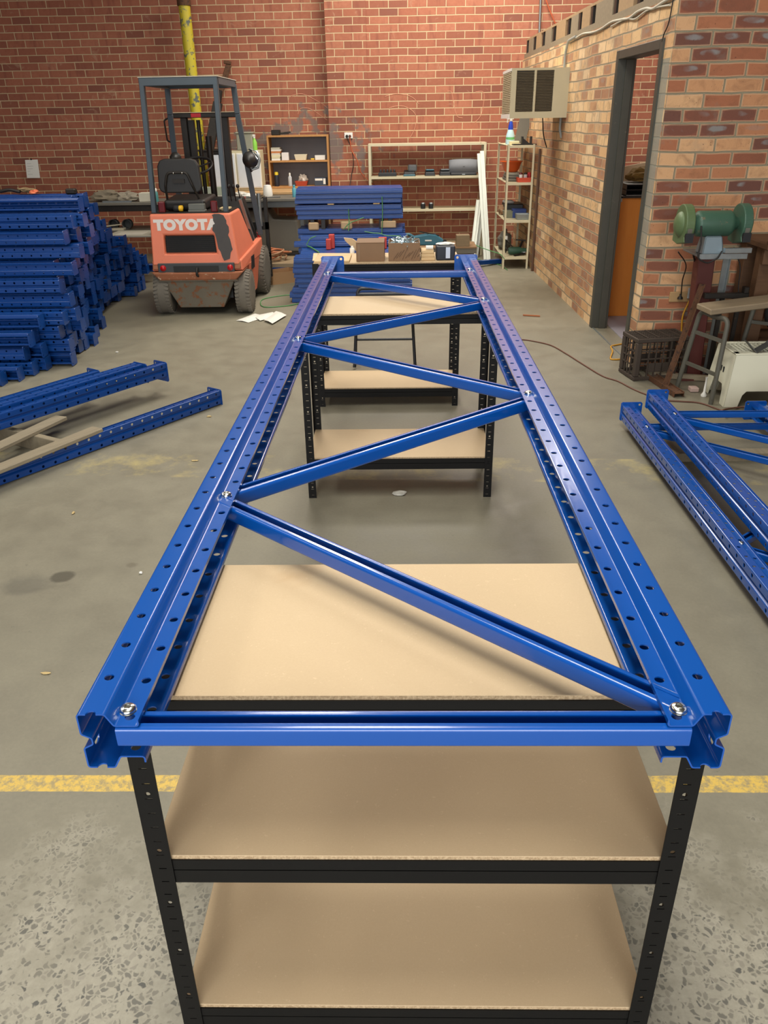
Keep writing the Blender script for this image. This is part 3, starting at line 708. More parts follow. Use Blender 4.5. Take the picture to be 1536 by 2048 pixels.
for r_ in range(3):
    for c in range(4): rbeam(-.55+random.uniform(-.015, .015), 8.45+c*.118, ZG+.264+r_*.049, 'blue rack beam in the topmost strapped bundle of the tall stack', 'rack beams in the topmost bundle')
# the loose skewed beams on the low part
rbeam(-.50, 8.30, .50, 'blue rack beam lying askew in front of the tall stack', None, R(4))
rbeam(-.56, 8.18, .452, 'second blue rack beam lying askew below the first', None, R(2))

# ============================================================ FORKLIFT
ORG = paint('faded orange paint', (216, 120, 90), .5, 0, .12, 3, .05, wear=(150, 84, 60), wearamt=.66)
RORG = paint('rust streaked orange paint', (150, 92, 62), .7, 0, .3, 9, .1, wear=(206, 186, 160), wearamt=.60)
CWT = paint('grimy counterweight', (104, 96, 82), .7, 0, .25, 5, .1, wear=(120, 76, 46), wearamt=.54)
GRD = paint('blue grey steel', (74, 84, 92), .5, .2, .12, 8, wear=(104, 98, 88), wearamt=.66)
FBLK = paint('forklift black', (26, 25, 24), .55, 0, .2, 8)
VIN = paint('black vinyl', (36, 34, 32), .5, 0, .15, 20, .1)
REDL = paint('red lens', (176, 20, 26), .25, 0, .1, 30); DRED = paint('dark red lens', (96, 18, 24), .3, 0, .1, 30)
TYRE = paint('dusty grey tyre', (104, 98, 88), .85, 0, .2, 12, .3)
FX, FY = -1.90, 6.85
fk = thing('forklift', 'old orange counterbalance forklift with grey overhead guard seen from the rear', 'forklift', (FX, FY+.6, 0))
def recess(b, O, I, dep, mi=0, mi2=1):
    """face O (4 pts ccw) with opening I sunk by vector dep"""
    O = [Vector(p) for p in O]; I = [Vector(p) for p in I]; J = [p+Vector(dep) for p in I]
    b.mat(mi)._add(O+I, [(k, (k+1) % 4, (k+1) % 4+4, k+4) for k in range(4)])
    b._add(I+J, [(k, (k+1) % 4, (k+1) % 4+4, k+4) for k in range(4)]); b.mat(mi2)._add(J, [(0, 1, 2, 3)]); b.mat(mi)
xl, xr = -2.325, -1.50
b = MB()
Bq = [(xl, FY, .475), (xr, FY, .475), (xr+.02, 7.70, .50), (xl, 7.70, .50)]; Tq = [(xl+.015, FY+.06, .925), (xr-.055, FY+.06, .925), (xr-.055, 7.38, .925), (xl+.015, 7.38, .925)]
def lerp3(p, q, t): return Vector(p)*(1-t)+Vector(q)*t
def face(u, v):  # rear face param, u left-right, v bottom-top
    return lerp3(lerp3(Bq[0], Bq[1], u), lerp3(Tq[0], Tq[1], u), v)
b._add([Vector(p) for p in Bq+Tq], [(0, 3, 2, 1), (4, 5, 6, 7), (1, 2, 6, 5), (2, 3, 7, 6), (3, 0, 4, 7)])
GRILL = paint('dark radiator grille', (34, 32, 30), .6, .2, .25, 20)
recess(b, [face(0, 0), face(1, 0), face(1, 1), face(0, 1)], [face(.155, .22), face(.755, .22), face(.755, .585), face(.155, .585)], (0, .05, 0), 0, 1)
o = b.build('hood', [ORG, GRILL], fk, merge=1e-4, bevel=.018, seg=3)
b = MB()
for k in range(9):
    p, q = face(.16, .25+k*.039), face(.75, .25+k*.039); b.beam(p+Vector((0, .038, 0)), q+Vector((0, .038, 0)), .012, .004)
b.build('grille_slats', GRILL, fk)
# rear lower band with the lamps, rusty bumper and cast counterweight
b = MB(); b.hexa([(xl-.005, FY-.005, .435), (xr+.005, FY-.005, .435), (xr+.005, 7.1, .435), (xl-.005, 7.1, .435)], [(xl-.005, FY+.012, .50), (xr+.005, FY+.012, .50), (xr+.005, 7.1, .50), (xl-.005, 7.1, .50)])
b.build('bumper_top', RORG, fk, bevel=.01, seg=2)
b = MB(); b.box((xl+.05, FY-.016, .40), (xr-.05, FY+.02, .495)); b.build('lamp_panel', paint('dark grey panel', (60, 62, 64), .5), fk, bevel=.005)
b = MB(); b.box((xl+.2, FY-.022, .415), (xr-.2, FY, .47)); b.tube([( -1.9, FY-.03, .45), (-1.9, FY-.06, .43), (-1.9, FY-.06, .39), (-1.9, FY-.03, .38)], .012, 8); b.build('tow_hook', FBLK, fk)
for xx in (xl+.10, xr-.09):
    b = MB().lathe([(.028, 0), (.026, .012), (0, .016)], (xx, FY-.016, .452), (Vector((1, 0, 0)), Vector((0, 0, 1)), Vector((0, -1, 0))), 18); b.build('tail_lamp', REDL, fk)
b = MB(); b.hexa([(xl+.05, FY-.01, .335), (xr-.05, FY-.01, .335), (xr-.02, 7.12, .335), (xl+.02, 7.12, .335)], [(xl-.02, FY-.03, .415), (xr+.03, FY-.03, .415), (xr+.03, 7.12, .415), (xl-.02, 7.12, .415)])
b.build('bumper', RORG, fk, bevel=.016, seg=2)
b = MB(); b.hexa([(xl+.20, FY+.05, .07), (xr-.20, FY+.05, .07), (xr-.22, 7.3, .07), (xl+.22, 7.3, .07)], [(xl+.06, FY+.01, .345), (xr-.06, FY+.01, .345), (xr-.06, 7.3, .345), (xl+.06, 7.3, .345)])
b.box((xl+.03, FY-.004, .325), (xr-.03, FY+.05, .34))
b.build('counterweight', CWT, fk, bevel=.02, seg=2)
b = MB(); b.box((xl+.12, 7.0, .14), (xr-.12, 8.0, .5)); b.build('chassis', FBLK, fk)
# side step and lower skirt
for s_ in (1, -1):
    X = lambda v: v if s_ == 1 else (2*FX-.015-v)
    b = MB(); q = [(X(-1.62), FY+.02, .42), (X(-1.475), FY+.02, .42), (X(-1.46), 7.98, .42), (X(-1.62), 7.98, .42)]
    q2 = [(X(-1.62), FY+.02, .515), (X(-1.485), FY+.02, .515), (X(-1.46), 7.98, .575), (X(-1.62), 7.98, .575)]
    b.hexa(q, q2); b.build('side_step', ORG, fk, bevel=.01, seg=2)
    b = MB(); b.hexa([(X(-1.62), 7.24, .10), (X(-1.50), 7.24, .10), (X(-1.50), 7.66, .10), (X(-1.62), 7.66, .10)], [(X(-1.62), 7.20, .44), (X(-1.468), 7.20, .44), (X(-1.468), 7.95, .44), (X(-1.62), 7.95, .44)])
    b.build('skirt', ORG, fk, bevel=.008)
b = MB(); b.hexa([(-1.469, 7.28, .36), (-1.464, 7.28, .36), (-1.464, 7.44, .36), (-1.469, 7.44, .36)], [(-1.469, 7.30, .48), (-1.464, 7.30, .48), (-1.464, 7.46, .48), (-1.469, 7.46, .48)]); b.build('paint_patch', FBLK, fk)
# jagged patch of bare dark primer over the end of the lettering
pp = [(.77, .97), (.80, .99), (.86, .99), (.91, .96), (.935, .86), (.93, .80), (.95, .74), (.945, .64), (.925, .58), (.94, .50), (.945, .36), (.95, .30), (.92, .24), (.90, .12), (.83, .08), (.815, .16), (.805, .26), (.785, .32), (.78, .5), (.772, .62), (.745, .68), (.765, .78), (.79, .80), (.775, .86), (.78, .93)]
b = MB(); fr = [face(u, v)+Vector((0, -.0045, 0)) for u, v in pp]; bk = [p+Vector((0, .006, 0)) for p in fr]; n = len(pp)
b._add(fr+bk, [tuple(range(n))[::-1], tuple(range(n, 2*n))]+[(i, (i+1) % n, (i+1) % n+n, i+n) for i in range(n)])
b.build('paint_patch', paint('bare dark primer', (62, 58, 56), .6, 0, .2, 14), fk, normals=True)
# lettering
def text(s, name, size, mat, parent, M_, ext=.001, off=.0, bold=0.0):
    cu = bpy.data.curves.new(name, 'FONT'); cu.body = s; cu.size = size; cu.extrude = ext; cu.offset = bold; cu.align_x = 'CENTER'; cu.space_character = 1.12
    o = bpy.data.objects.new(name, cu); col.objects.link(o); bpy.context.view_layer.update()
    me = bpy.data.meshes.new_from_object(o.evaluated_get(bpy.context.evaluated_depsgraph_get())); bpy.data.objects.remove(o)
    me.transform(M_); me.materials.append(mat); me.name = name
    q = bpy.data.objects.new(name, me); col.objects.link(q)
    if parent is not None: me.transform(parent_inv(parent)); q.parent = parent
    return q
LETW = paint('scuffed white lettering', (212, 206, 200), .6, 0, .06, 20, wear=(196, 120, 92), wearamt=.66)
pc = face(.435, .70); up = (face(.4, 1)-face(.4, 0)).normalized(); rx = Vector((1, 0, 0)); nn = rx.cross(up)
M_ = Matrix((rx*1.12, up, nn)).transposed().to_4x4(); M_.translation = pc+nn*.001
text('TOYOTA', 'lettering', .118, LETW, fk, M_, .0012, bold=.009)
# deck, seat, tail lights
b = MB(); b.box((xl+.03, FY+.08, .925), (xr-.07, 7.37, .935)); b.build('deck_plate', DKSTEEL, fk)
b = MB(); b.hexa([(-2.20, 7.02, .945), (-1.80, 7.02, .945), (-1.80, 7.45, .945), (-2.20, 7.45, .945)], [(-2.19, 7.00, 1.035), (-1.80, 7.00, 1.035), (-1.78, 7.46, 1.055), (-2.20, 7.46, 1.055)]); b.build('seat_cushion', VIN, fk, bevel=.03, seg=4)
b = MB(); pr = [(-.20, -.10), (-.185, -.135), (-.15, -.15), (.15, -.15), (.185, -.135), (.20, -.10), (.19, .08), (.165, .125), (.12, .14), (-.12, .14), (-.165, .125), (-.19, .08)]
b.prism(pr, (-2.02, 7.02, 1.245), (-2.02, 7.075, 1.245)); b.build('seat_back', VIN, fk, bevel=.012, seg=3)
b = MB(); b.tube(loop_([(-2.17, 7.10, .94), (-2.15, 7.0, 1.16), (-2.12, 6.995, 1.27), (-1.94, 6.995, 1.27), (-1.90, 7.0, 1.16), (-1.83, 7.10, .94)], .05, 5), .011, 8); b.box((-2.08, 7.0, 1.18), (-1.97, 7.02, 1.215)); b.build('seat_frame', DKSTEEL, fk)
for xx in (-2.06, -1.98):
    MB().lathe([(.007, 0), (0, .006)], (xx, 6.984, 1.265), (Vector((1, 0, 0)), Vector((0, 0, 1)), Vector((0, -1, 0))), 8).build('screw', ZINC, fk)
for xx in (-2.19, -1.705):
    b = MB().box((xx-.03, 6.92, .935), (xx+.03, 6.96, 1.03)); b.build('marker_lamp', DRED, fk, bevel=.01, seg=2)
    b = MB().box((xx-.026, 6.96, .935), (xx+.026, 6.975, 1.02)); b.build('lamp_bracket', FBLK, fk)
# overhead guard
b = MB(); ry, fy_ = 6.94, 7.76; gxl, gxr = -2.245, -1.56; gz = 2.0
b.box((gxl, ry-.02, gz-.035), (gxr, ry+.03, gz+.03)); b.box((gxl, fy_, gz-.03), (gxr, fy_+.04, gz+.03))
for x_ in (gxl, gxr-.045): b.box((x_, ry, gz-.03), (x_+.045, fy_+.04, gz+.03))
b.build('overhead_guard', GRD, fk, bevel=.005)
b = MB()
for k in range(6):
    yy = ry+.09+k*.12; b.box((gxl+.04, yy, gz-.012), (gxr-.04, yy+.05, gz+.004))
b.build('guard_bars', FBLK, fk)
b = MB(); b.box((gxl-.004, ry-.022, gz+.0305), (gxr+.004, fy_+.042, gz+.036)); b.build('guard_roof_sheet', paint('pale roof sheet', (196, 190, 176), .6), fk)
for x_, xb in ((gxl+.022, -2.275), (gxr-.022, -1.605)):
    b = MB().beam((x_, ry+.005, gz-.02), (xb, 6.97, .93), .042, .05, (0, 1, 0)); b.build('guard_post', GRD, fk, bevel=.004)
for x_, xb in ((gxl+.022, -2.30), (gxr-.022, -1.475)):
    b = MB(); pts = [(x_, fy_+.02, gz), (x_-(.01 if x_ < -2 else -.01), 7.80, 1.75), (xb, 8.0, .60)]
    for p, q in zip(pts, pts[1:]): b.beam(p, q, .05, .038, (0, 1, 0))
    b.build('guard_post', GRD, fk, bevel=.004)
b = MB().beam((-1.60, 7.68, .98), (-1.53, 7.86, .56), .03, .03, (0, 1, 0)); b.build('brace', GALV, fk)
b = MB().tube(loop_([(-2.26, 7.82, 1.72), (-2.30, 7.80, 1.70), (-2.30, 7.83, 1.52), (-2.265, 7.85, 1.50)], .02, 3), .008, 8); b.build('grab_handle', DKSTEEL, fk)
# cowl, wheel, levers
b = MB(); b.hexa([(-2.28, 7.72, .5), (-1.5, 7.72, .5), (-1.5, 8.05, .5), (-2.28, 8.05, .5)], [(-2.22, 7.90, .98), (-1.62, 7.90, .98), (-1.62, 8.05, .98), (-2.22, 8.05, .98)]); b.build('cowl', FBLK, fk, bevel=.01)
wc = Vector((-1.985, 7.55, 1.30)); wn = Vector((0, -.42, .9)).normalized(); wu = Vector((1, 0, 0)); wv = wn.cross(wu)
b = MB(); b.tube([wc+wu*.165*cos(a)+wv*.165*sin(a) for a in [2*pi*k/28 for k in range(28)]], .012, 8, closed=True)
for a in (.4, 2.6, 4.7): b.tube([wc-wn*.02, wc+wu*.16*cos(a)+wv*.16*sin(a)], .008, 6)
b.tube([wc, wc-wn*.05, wc-wn*.42], [.028, .026, .024], 10); b.build('steering_wheel', FBLK, fk)
for k in range(3):
    x_ = -1.72+k*.045; MB().tube([(x_, 7.85, .95), (x_, 7.78, 1.08)], .006, 6).lathe([(0, -.02), (.017, -.012), (.019, 0), (.015, .014), (0, .02)], (x_, 7.775, 1.095), seg=12).build('lever', FBLK, fk)
# mast and carriage
MS = paint('greasy mast steel', (38, 34, 30), .5, .3, .25, 10)
for x0_, x1_ in ((-2.22, -2.16), (-1.80, -1.74)):
    b = MB(); b.box((x0_, 8.12, .08), (x1_, 8.135, 1.72)); b.box((x0_, 8.19, .08), (x1_, 8.205, 1.72)); b.box((x0_ if x0_ < -2 else x1_-.014, 8.135, .08), ((x0_+.014) if x0_ < -2 else x1_, 8.19, 1.72)); b.build('mast_rail', MS, fk, bevel=.002)
    b = MB(); k_ = .07 if x0_ < -2 else -.07; b.box((x0_+k_, 8.14, .1), (x1_+k_, 8.19, 1.70)); b.build('inner_rail', MS, fk, bevel=.002)
b = MB().box((-2.30, 8.10, 1.72), (-1.62, 8.22, 1.765)); b.build('mast_crosshead', MS, fk, bevel=.006)
b = MB().box((-2.30, 8.095, 1.765), (-1.62, 8.225, 1.770)); b.build('crosshead_edge', paint('pale worn edge', (186, 172, 148), .6), fk)
b = MB().box((-2.10, 8.095, 1.725), (-2.00, 8.0995, 1.76)); b.build('warning_plate', REDL, fk)
b = MB().tube([(-2.05, 8.17, .1), (-2.05, 8.17, 1.7)], .02, 10); b.build('lift_chain', MS, fk)
for x_ in (-1.96,): MB().tube([(x_, 8.17, .1), (x_, 8.17, 1.55)], .032, 12).build('lift_cylinder', MS, fk)
b = MB().box((-2.33, 8.24, .30), (-1.42, 8.28, .38)).box((-2.33, 8.24, .62), (-1.42, 8.28, .70))
b.build('carriage', MS, fk, bevel=.003)
for x_ in (-2.28, -1.44): MB().box((x_-.02, 8.24, .12), (x_+.02, 8.29, .95)).build('carriage_post', MS, fk, bevel=.003)
MB().tube([(-1.50, 8.22, .66), (-1.50, 8.22, .99)], .022, 12).build('tilt_cylinder', GALV, fk)
for x_ in (-2.15, -1.62): MB().box((x_-.05, 8.29, .06), (x_+.05, 8.325, .68)).box((x_-.05, 8.325, .06), (x_+.05, 8.5, .09)).build('fork_arm', MS, fk, bevel=.003)
# work lights on the front posts
def worklight(c, r):
    c = Vector(c); AX = (Vector((1, 0, 0)), Vector((0, 0, 1)), Vector((0, -1, 0)))
    b = MB().lathe([(r*1.02, -.07), (r*.98, -.03), (r*.8, .02), (r*.35, .055), (0, .06)], c, AX, 20); b.lathe([(r*1.05, -.075), (r*1.12, -.06), (r*1.02, -.05)], c, AX, 20, cap=False)
    o = b.build('work_light', VIN, fk); MB().tube([c+Vector((-.0, -.0, -r)), c+Vector((0, .05, -r*1.5)), c+Vector((0, .1, -r*1.5))], .008, 6).build('lamp_bracket', DKSTEEL, fk)
worklight((-2.225, 7.72, 1.36), .052); worklight((-1.49, 7.78, 1.335), .072)
b = MB(); b.tube([(-1.41+.0*k, 7.80, 1.335) for k in range(1)]+[(-1.49, 7.85, 1.43), (-1.42, 7.85, 1.41), (-1.395, 7.85, 1.33), (-1.42, 7.85, 1.26), (-1.49, 7.85, 1.24)], .012, 6); b.build('lamp_guard', GALV, fk)
# wheels
def wheel(c, r, w_, rz=0.0):
    h = w_/2; pr = [(r*.55, -h), (r*.90, -h), (r*.985, -h*.8), (r, -h*.45), (r, h*.45), (r*.985, h*.8), (r*.90, h), (r*.55, h)]
    Rm = Matrix.Rotation(rz, 3, 'Z'); A = (Rm@Vector((0, 1, 0)), Vector((0, 0, 1)), Rm@Vector((1, 0, 0)))
    tw = MB().lathe(pr, c, A, 40).build('tyre', TYRE, fk)
    bpy.data.objects.remove(tw); b = MB().lathe(pr, c, A, 40)
    for k in range(36):
        a = 2*pi*k/36
        for sgn in (-1, 1):
            p = Vector(c)+A[0]*(r*.995)*cos(a)+A[1]*(r*.995)*sin(a)+A[2]*sgn*h*.42
            q = Vector(c)+A[0]*(r*.975)*cos(a+.04)+A[1]*(r*.975)*sin(a+.04)+A[2]*sgn*h*.96
            b.beam(p, q, .022, .012, (p-Vector(c)).normalized())
    tw = b.build('tyre', TYRE, fk)
    MB().lathe([(0, h*.5), (r*.2, h*.55), (r*.25, h*.3), (r*.5, h*.4), (r*.57, h*.98)], c, A, 24).lathe([(0, -h*.5), (r*.2, -h*.55), (r*.25, -h*.3), (r*.5, -h*.4), (r*.57, -h*.98)], c, A, 24).build('rim', DKSTEEL, tw)
wheel((-2.285, 7.02, .20), .20, .15, .05); wheel((-1.505, 7.02, .20), .20, .145, .03)
wheel((-2.30, 7.98, .245), .245, .15); wheel((-1.50, 7.98, .245), .245, .15)
# things left on the deck of the truck
b = MB().box((-1.95, 6.93, .9355), (-1.79, 7.0, .955)).box((-1.945, 6.935, .955), (-1.795, 6.99, 1.005)); tag(b.build('small_meter_box', paint('grey meter case', (96, 98, 92), .5), bevel=.004), 'small grey instrument box on the rear deck of the forklift', 'instrument')
th = thing('hand_torch', 'black and yellow torch lying on the rear deck of the forklift', 'torch', (-2.06, 6.97, .9356))
MB().lathe([(.0, 0), (.026, 0), (.03, .02), (.024, .05)], (-2.09, 6.97, .966), 'x', 14).build('lamp_head', RUBBER, th)
MB().lathe([(.024, .05), (.027, .06), (.026, .085), (0, .09)], (-2.09, 6.97, .966), 'x', 14).build('handle', paint('safety yellow', (226, 176, 30), .5), th)
tag(MB().box((-1.66, 7.03, .9356), (-1.6, 7.1, .95)).box((-1.67, 7.0, .950), (-1.58, 7.12, .962), ).build('folded_glove', paint('cream leather', (196, 176, 130), .8)), 'cream leather glove folded beside the right deck lamp', 'glove')

# ============================================================ BACK WALL: POLE, LEVER, NOTICE, SOCKET, CABLES, CHALK
YEL = paint('chipped yellow paint', (200, 184, 50), .5, 0, .1, 5, .05, wear=(92, 100, 96), wearamt=.545)
p0, p1 = at(368, 8, 10.72), at(425, 520, 10.72)
b = MB().tube([p0, p1], [.072, .072], 20); b.build('x', YEL).name = 'yellow_pole'
o = bpy.data.objects['yellow_pole']; tag(o, 'tall chipped yellow pipe against the brick wall behind the forklift', 'pole')
MB().lathe([(.085, -.02), (.085, .06)], p0, 'z', 18).build('cap_ring', RUST, o)
th = thing('tow_bar', 'long rusty steel drawbar leaning on the wall behind the forklift mast', 'steel bar', at(410, 300, 10.6))
MB().beam(at(458, 128, 10.75), at(432, 215, 10.7), .07, .03, (0, 1, 0)).beam(at(462, 126, 10.75), at(448, 124, 10.75), .04, .05, (0, 1, 0)).build('bar', RUST, th, bevel=.006)
MB().beam(at(440, 180, 10.68), at(438, 205, 10.68), .06, .04, (0, 1, 0)).build('shackle', DKSTEEL, th, bevel=.01)
MB().beam(at(436, 205, 10.7), at(418, 300, 10.6), .12, .05, (0, 1, 0)).build('plate', DKSTEEL, th, bevel=.006)
b = MB(); c = at(427, 302, 10.45); b.box((c.x-.16, 10.3, c.z-.10), (c.x+.12, 10.55, c.z)); b.box((c.x-.20, 10.28, c.z), (c.x+.14, 10.56, c.z+.02))
tag(b.build('black_hopper', DKSTEEL, bevel=.004), 'black steel hopper standing on the white framed cabinet behind the mast', 'hopper')
# notice pinned to the wall
pa = [at(50, 320, 10.9), at(75, 319, 10.9), at(80, 356, 10.9), at(54, 356, 10.9)]
b = MB(); b._add(pa+[p+Vector((0, .006, 0)) for p in pa], [(0, 1, 2, 3), (7, 6, 5, 4), (0, 4, 5, 1), (1, 5, 6, 2), (2, 6, 7, 3), (3, 7, 4, 0)])
nb = b.build('paper_notice', paint('white paper', (236, 236, 228), .7, 0, .02, 6)); tag(nb, 'white paper notice hung on the brick wall at far left', 'notice')
b = MB()
for v, ln in ((.2, .5), (.34, .7), (.48, .62), (.62, .3), (.8, .55)):
    p = lerp3(pa[0], pa[3], v)+Vector((.02, -.001, 0)); b.box((p.x, 10.897, p.z-.002), (p.x+.12*ln, 10.899, p.z+.002))
b.build('ruled_lines', paint('pale grey ink', (196, 196, 190), .8), nb)
MB().lathe([(.012, 0), (0, .008)], lerp3(pa[0], pa[1], .5)+Vector((0, -.003, .006)), (Vector((1, 0, 0)), Vector((0, 0, 1)), Vector((0, -1, 0))), 8).build('pin', DKSTEEL, nb)
# power point with two plugs
c = at(697, 271, 10.75); so = thing('power_socket', 'white double power socket on the brick pier with two plugs', 'socket', c)
MB().box((c.x-.055, 10.745, c.z-.036), (c.x+.055, 10.76, c.z+.036)).build('face_plate', WHITE, so, bevel=.003)
for dx, mm in ((-.022, RUBBER), (.018, paint('brown plug', (90, 52, 40), .5))): MB().lathe([(.018, 0), (.017, .03), (.01, .04)], (c.x+dx, 10.745, c.z-.008), (Vector((1, 0, 0)), Vector((0, 0, 1)), Vector((0, -1, 0))), 12).build('plug', mm, so)
def cable(pts, r, mat, label, cat='cable', name='power_cable', n=6):
    return tag(MB().tube(spline(pts, n), r, 8).build(name, mat), label, cat)
ORC = paint('orange cable', (190, 92, 56), .5); BKC = paint('black cable', (34, 30, 28), .5); WHC = paint('dusty white cable', (196, 190, 172), .6)
cable([c+Vector((.018, -.04, -.02)), at(703, 300, 10.72), at(714, 320, 10.72), at(722, 345, 10.72), at(742, 365, 10.68), at(756, 378, 10.5)], .006, ORC, 'orange power cable hanging from the right plug of the wall socket')
cable([c+Vector((-.022, -.04, -.02)), at(702, 295, 10.73), at(707, 325, 10.73), at(703, 350, 10.73), at(699, 375, 10.6)], .005, BKC, 'black power cable hanging from the left plug of the wall socket')
# chalk and scratch arcs on the bricks
CHK = paint('chalk', (206, 150, 122), .9, 0, .2, 40)
def arc(pts, Y, nm, lb):
    return tag(MB().tube(spline([at(x, y, Y) for x, y in pts], 6), .0035, 5).build(nm, CHK), lb, 'chalk mark')
arc([(577, 228), (577, 200), (585, 191), (605, 188), (625, 197), (645, 208), (655, 216)], 10.929, 'chalk_arc', 'larger chalk curve on the wall left of the brick pier')
arc([(596, 228), (600, 218), (612, 216), (625, 220), (640, 230), (654, 240)], 10.929, 'chalk_arc', 'smaller chalk curve on the wall left of the brick pier')
arc([(770, 193), (790, 188), (808, 189), (825, 195), (838, 208)], 10.789, 'chalk_arc', 'upper pale curve scratched on the wall above the cream shelf')
arc([(778, 216), (795, 212), (812, 214), (828, 225), (833, 240), (828, 260), (819, 278)], 10.789, 'chalk_arc', 'lower pale curve scratched on the wall above the cream shelf')
arc([(895, 183), (903, 185), (908, 210), (914, 232), (925, 236)], 10.789, 'chalk_arc', 'short chalk stroke on the wall left of the air conditioner')
arc([(951, 184), (966, 184), (968, 200), (962, 230), (950, 245)], 10.789, 'chalk_arc', 'hooked chalk stroke on the wall beside the air conditioner')

# ============================================================ BENCHES AND CLUTTER ALONG THE BACK WALL
DTOP = paint('grimy bench top', (112, 108, 98), .6, .1, .2, 6, .1)
def steel_bench(name, label, x0, x1, y0, y1, z, mat, legm, apron=.07, shelf=None):
    t = thing(name, label, 'workbench', ((x0+x1)/2, (y0+y1)/2, 0))
    MB().box((x0, y0, z-.03), (x1, y1, z)).build('bench_top', mat, t, bevel=.003)
    MB().box((x0+.02, y0+.02, z-.03-apron), (x1-.02, y0+.045, z-.03)).box((x0+.02, y1-.045, z-.03-apron), (x1-.02, y1-.02, z-.03)).build('apron', legm, t, bevel=.003)
    for x_ in (x0+.03, x1-.08):
        for y_ in (y0+.03, y1-.08): MB().box((x_, y_, 0), (x_+.05, y_+.05, z-.03)).build('leg', legm, t, bevel=.004)
    if shelf:
        for s_ in shelf: MB().box((x0+.03, y0+.03, s_-.02), (x1-.03, y1-.03, s_)).build('shelf', mat, t, bevel=.002)
    return t
steel_bench('steel_bench', 'grey steel bench behind the forklift with clutter on top', -2.62, -1.13, 9.35, 9.92, .84, DTOP, STEEL)
steel_bench('steel_bench', 'low grimy bench with a middle shelf between blue heap and forklift', -4.3, -2.72, 9.35, 9.92, .82, DTOP, DKSTEEL, shelf=(.50,))
SH = wood('raw timber shelf', (176, 138, 92), (206, 170, 122), (1, 10, 10))
steel_bench('timber_bench', 'pale timber topped bench along the wall under the wooden bookcase', -2.455, -.92, 10.02, 10.9, .865, SH, SH, apron=.05)
# white two door cabinet standing on the timber bench
t = thing('white_cabinet', 'white cabinet with cream frame standing on the bench behind the forklift mast', 'cabinet', (-2.13, 10.45, .866))
x0, x1, z0, z1, y0, y1 = -2.45, -1.79, .867, 1.345, 10.3, 10.62
MB().box((x0, y0+.02, z0), (x1, y1, z1)).build('body', CREAM, t, bevel=.004)
for k in range(2):
    a = x0+.03+k*.325; MB().box((a, y0, z0+.03), (a+.31, y0+.02, z1-.03)).build('door', WHITE, t, bevel=.004)
    MB().box((a+.015, y0-.004, z0+.045), (a+.295, y0, z1-.045)).build('door_panel', paint('blue white laminate', (216, 222, 230), .5), t)
c = at(492, 298, 10.4); tag(MB().box((c.x-.10, 10.32, 1.346), (c.x+.10, 10.5, 1.54)).box((c.x-.11, 10.31, 1.54), (c.x+.11, 10.51, 1.56)).build('plastic_canister', paint('grey green plastic', (150, 150, 132), .6), bevel=.008), 'grey green plastic canister on top of the white cabinet', 'canister')
t = thing('spray_bottle', 'green spray bottle with white trigger on the white cabinet', 'bottle', (-1.86, 10.40, 1.346))
MB().lathe([(.03, 0), (.032, .01), (.032, .09), (.018, .12), (.014, .14)], (-1.86, 10.40, 1.346), seg=16).build('bottle_body', paint('lime green', (140, 206, 80), .4), t)
MB().lathe([(.015, .14), (.015, .16)], (-1.86, 10.40, 1.346), seg=12).box((-1.90, 10.385, 1.505), (-1.845, 10.415, 1.53)).box((-1.892, 10.392, 1.48), (-1.884, 10.408, 1.51)).build('trigger_head', WHITE, t)
# wooden bookcase
t = thing('wooden_bookcase', 'open two tier wooden bookcase on the back bench', 'shelf unit', (-1.32, 10.75, .866))
x0, x1, z0, z1, y0, y1 = -1.735, -.925, .867, 1.51, 10.62, 10.90
BKW = wood('orange pine', (168, 118, 66), (196, 148, 92), (10, 10, 1))
for a in (x0, x1-.022): MB().box((a, y0, z0), (a+.022, y1, z1)).build('side_panel', BKW, t, bevel=.002)
for zz in (z1-.022, 1.185, z0): MB().box((x0+.022, y0, zz), (x1-.022, y1, zz+.022)).build('shelf', BKW, t, bevel=.002)
MB().box((x0+.02, y1+.001, z0), (x1-.02, y1+.012, z1)).build('back_panel', paint('smoky back panel', (104, 98, 98), .5, 0, .2, 4), t)
zs = 1.2075; BKS = [(232, 232, 226), (206, 200, 170), (222, 214, 180), (210, 204, 190), (190, 120, 70), (216, 210, 200), (180, 176, 160)]
for k in range(7):
    h = .022; q = 'lowest|second|third|fourth|fifth|sixth|topmost'.split('|')[k]
    bx = MB().box((x0+.045, y0+.02, zs+k*.0225), (x0+.165+random.uniform(-.01, .01), y0+.2, zs+k*.0225+h)).build('manual', paint('paper %d' % k, BKS[k], .7), bevel=.002)
    tag(bx, 'flat manual in the pile on the bookcase upper shelf, %s in the pile' % q, 'book', 'manuals piled on the bookcase')
def boxthing(name, lb, cat, a, c, mat, bev=.003): return tag(MB().box(a, c).build(name, mat, bevel=bev), lb, cat)
boxthing('small_carton', 'white small carton right of the manuals on the bookcase', 'box', (x0+.18, y0+.03, zs), (x0+.27, y0+.12, zs+.095), paint('white card', (226, 222, 220), .7))
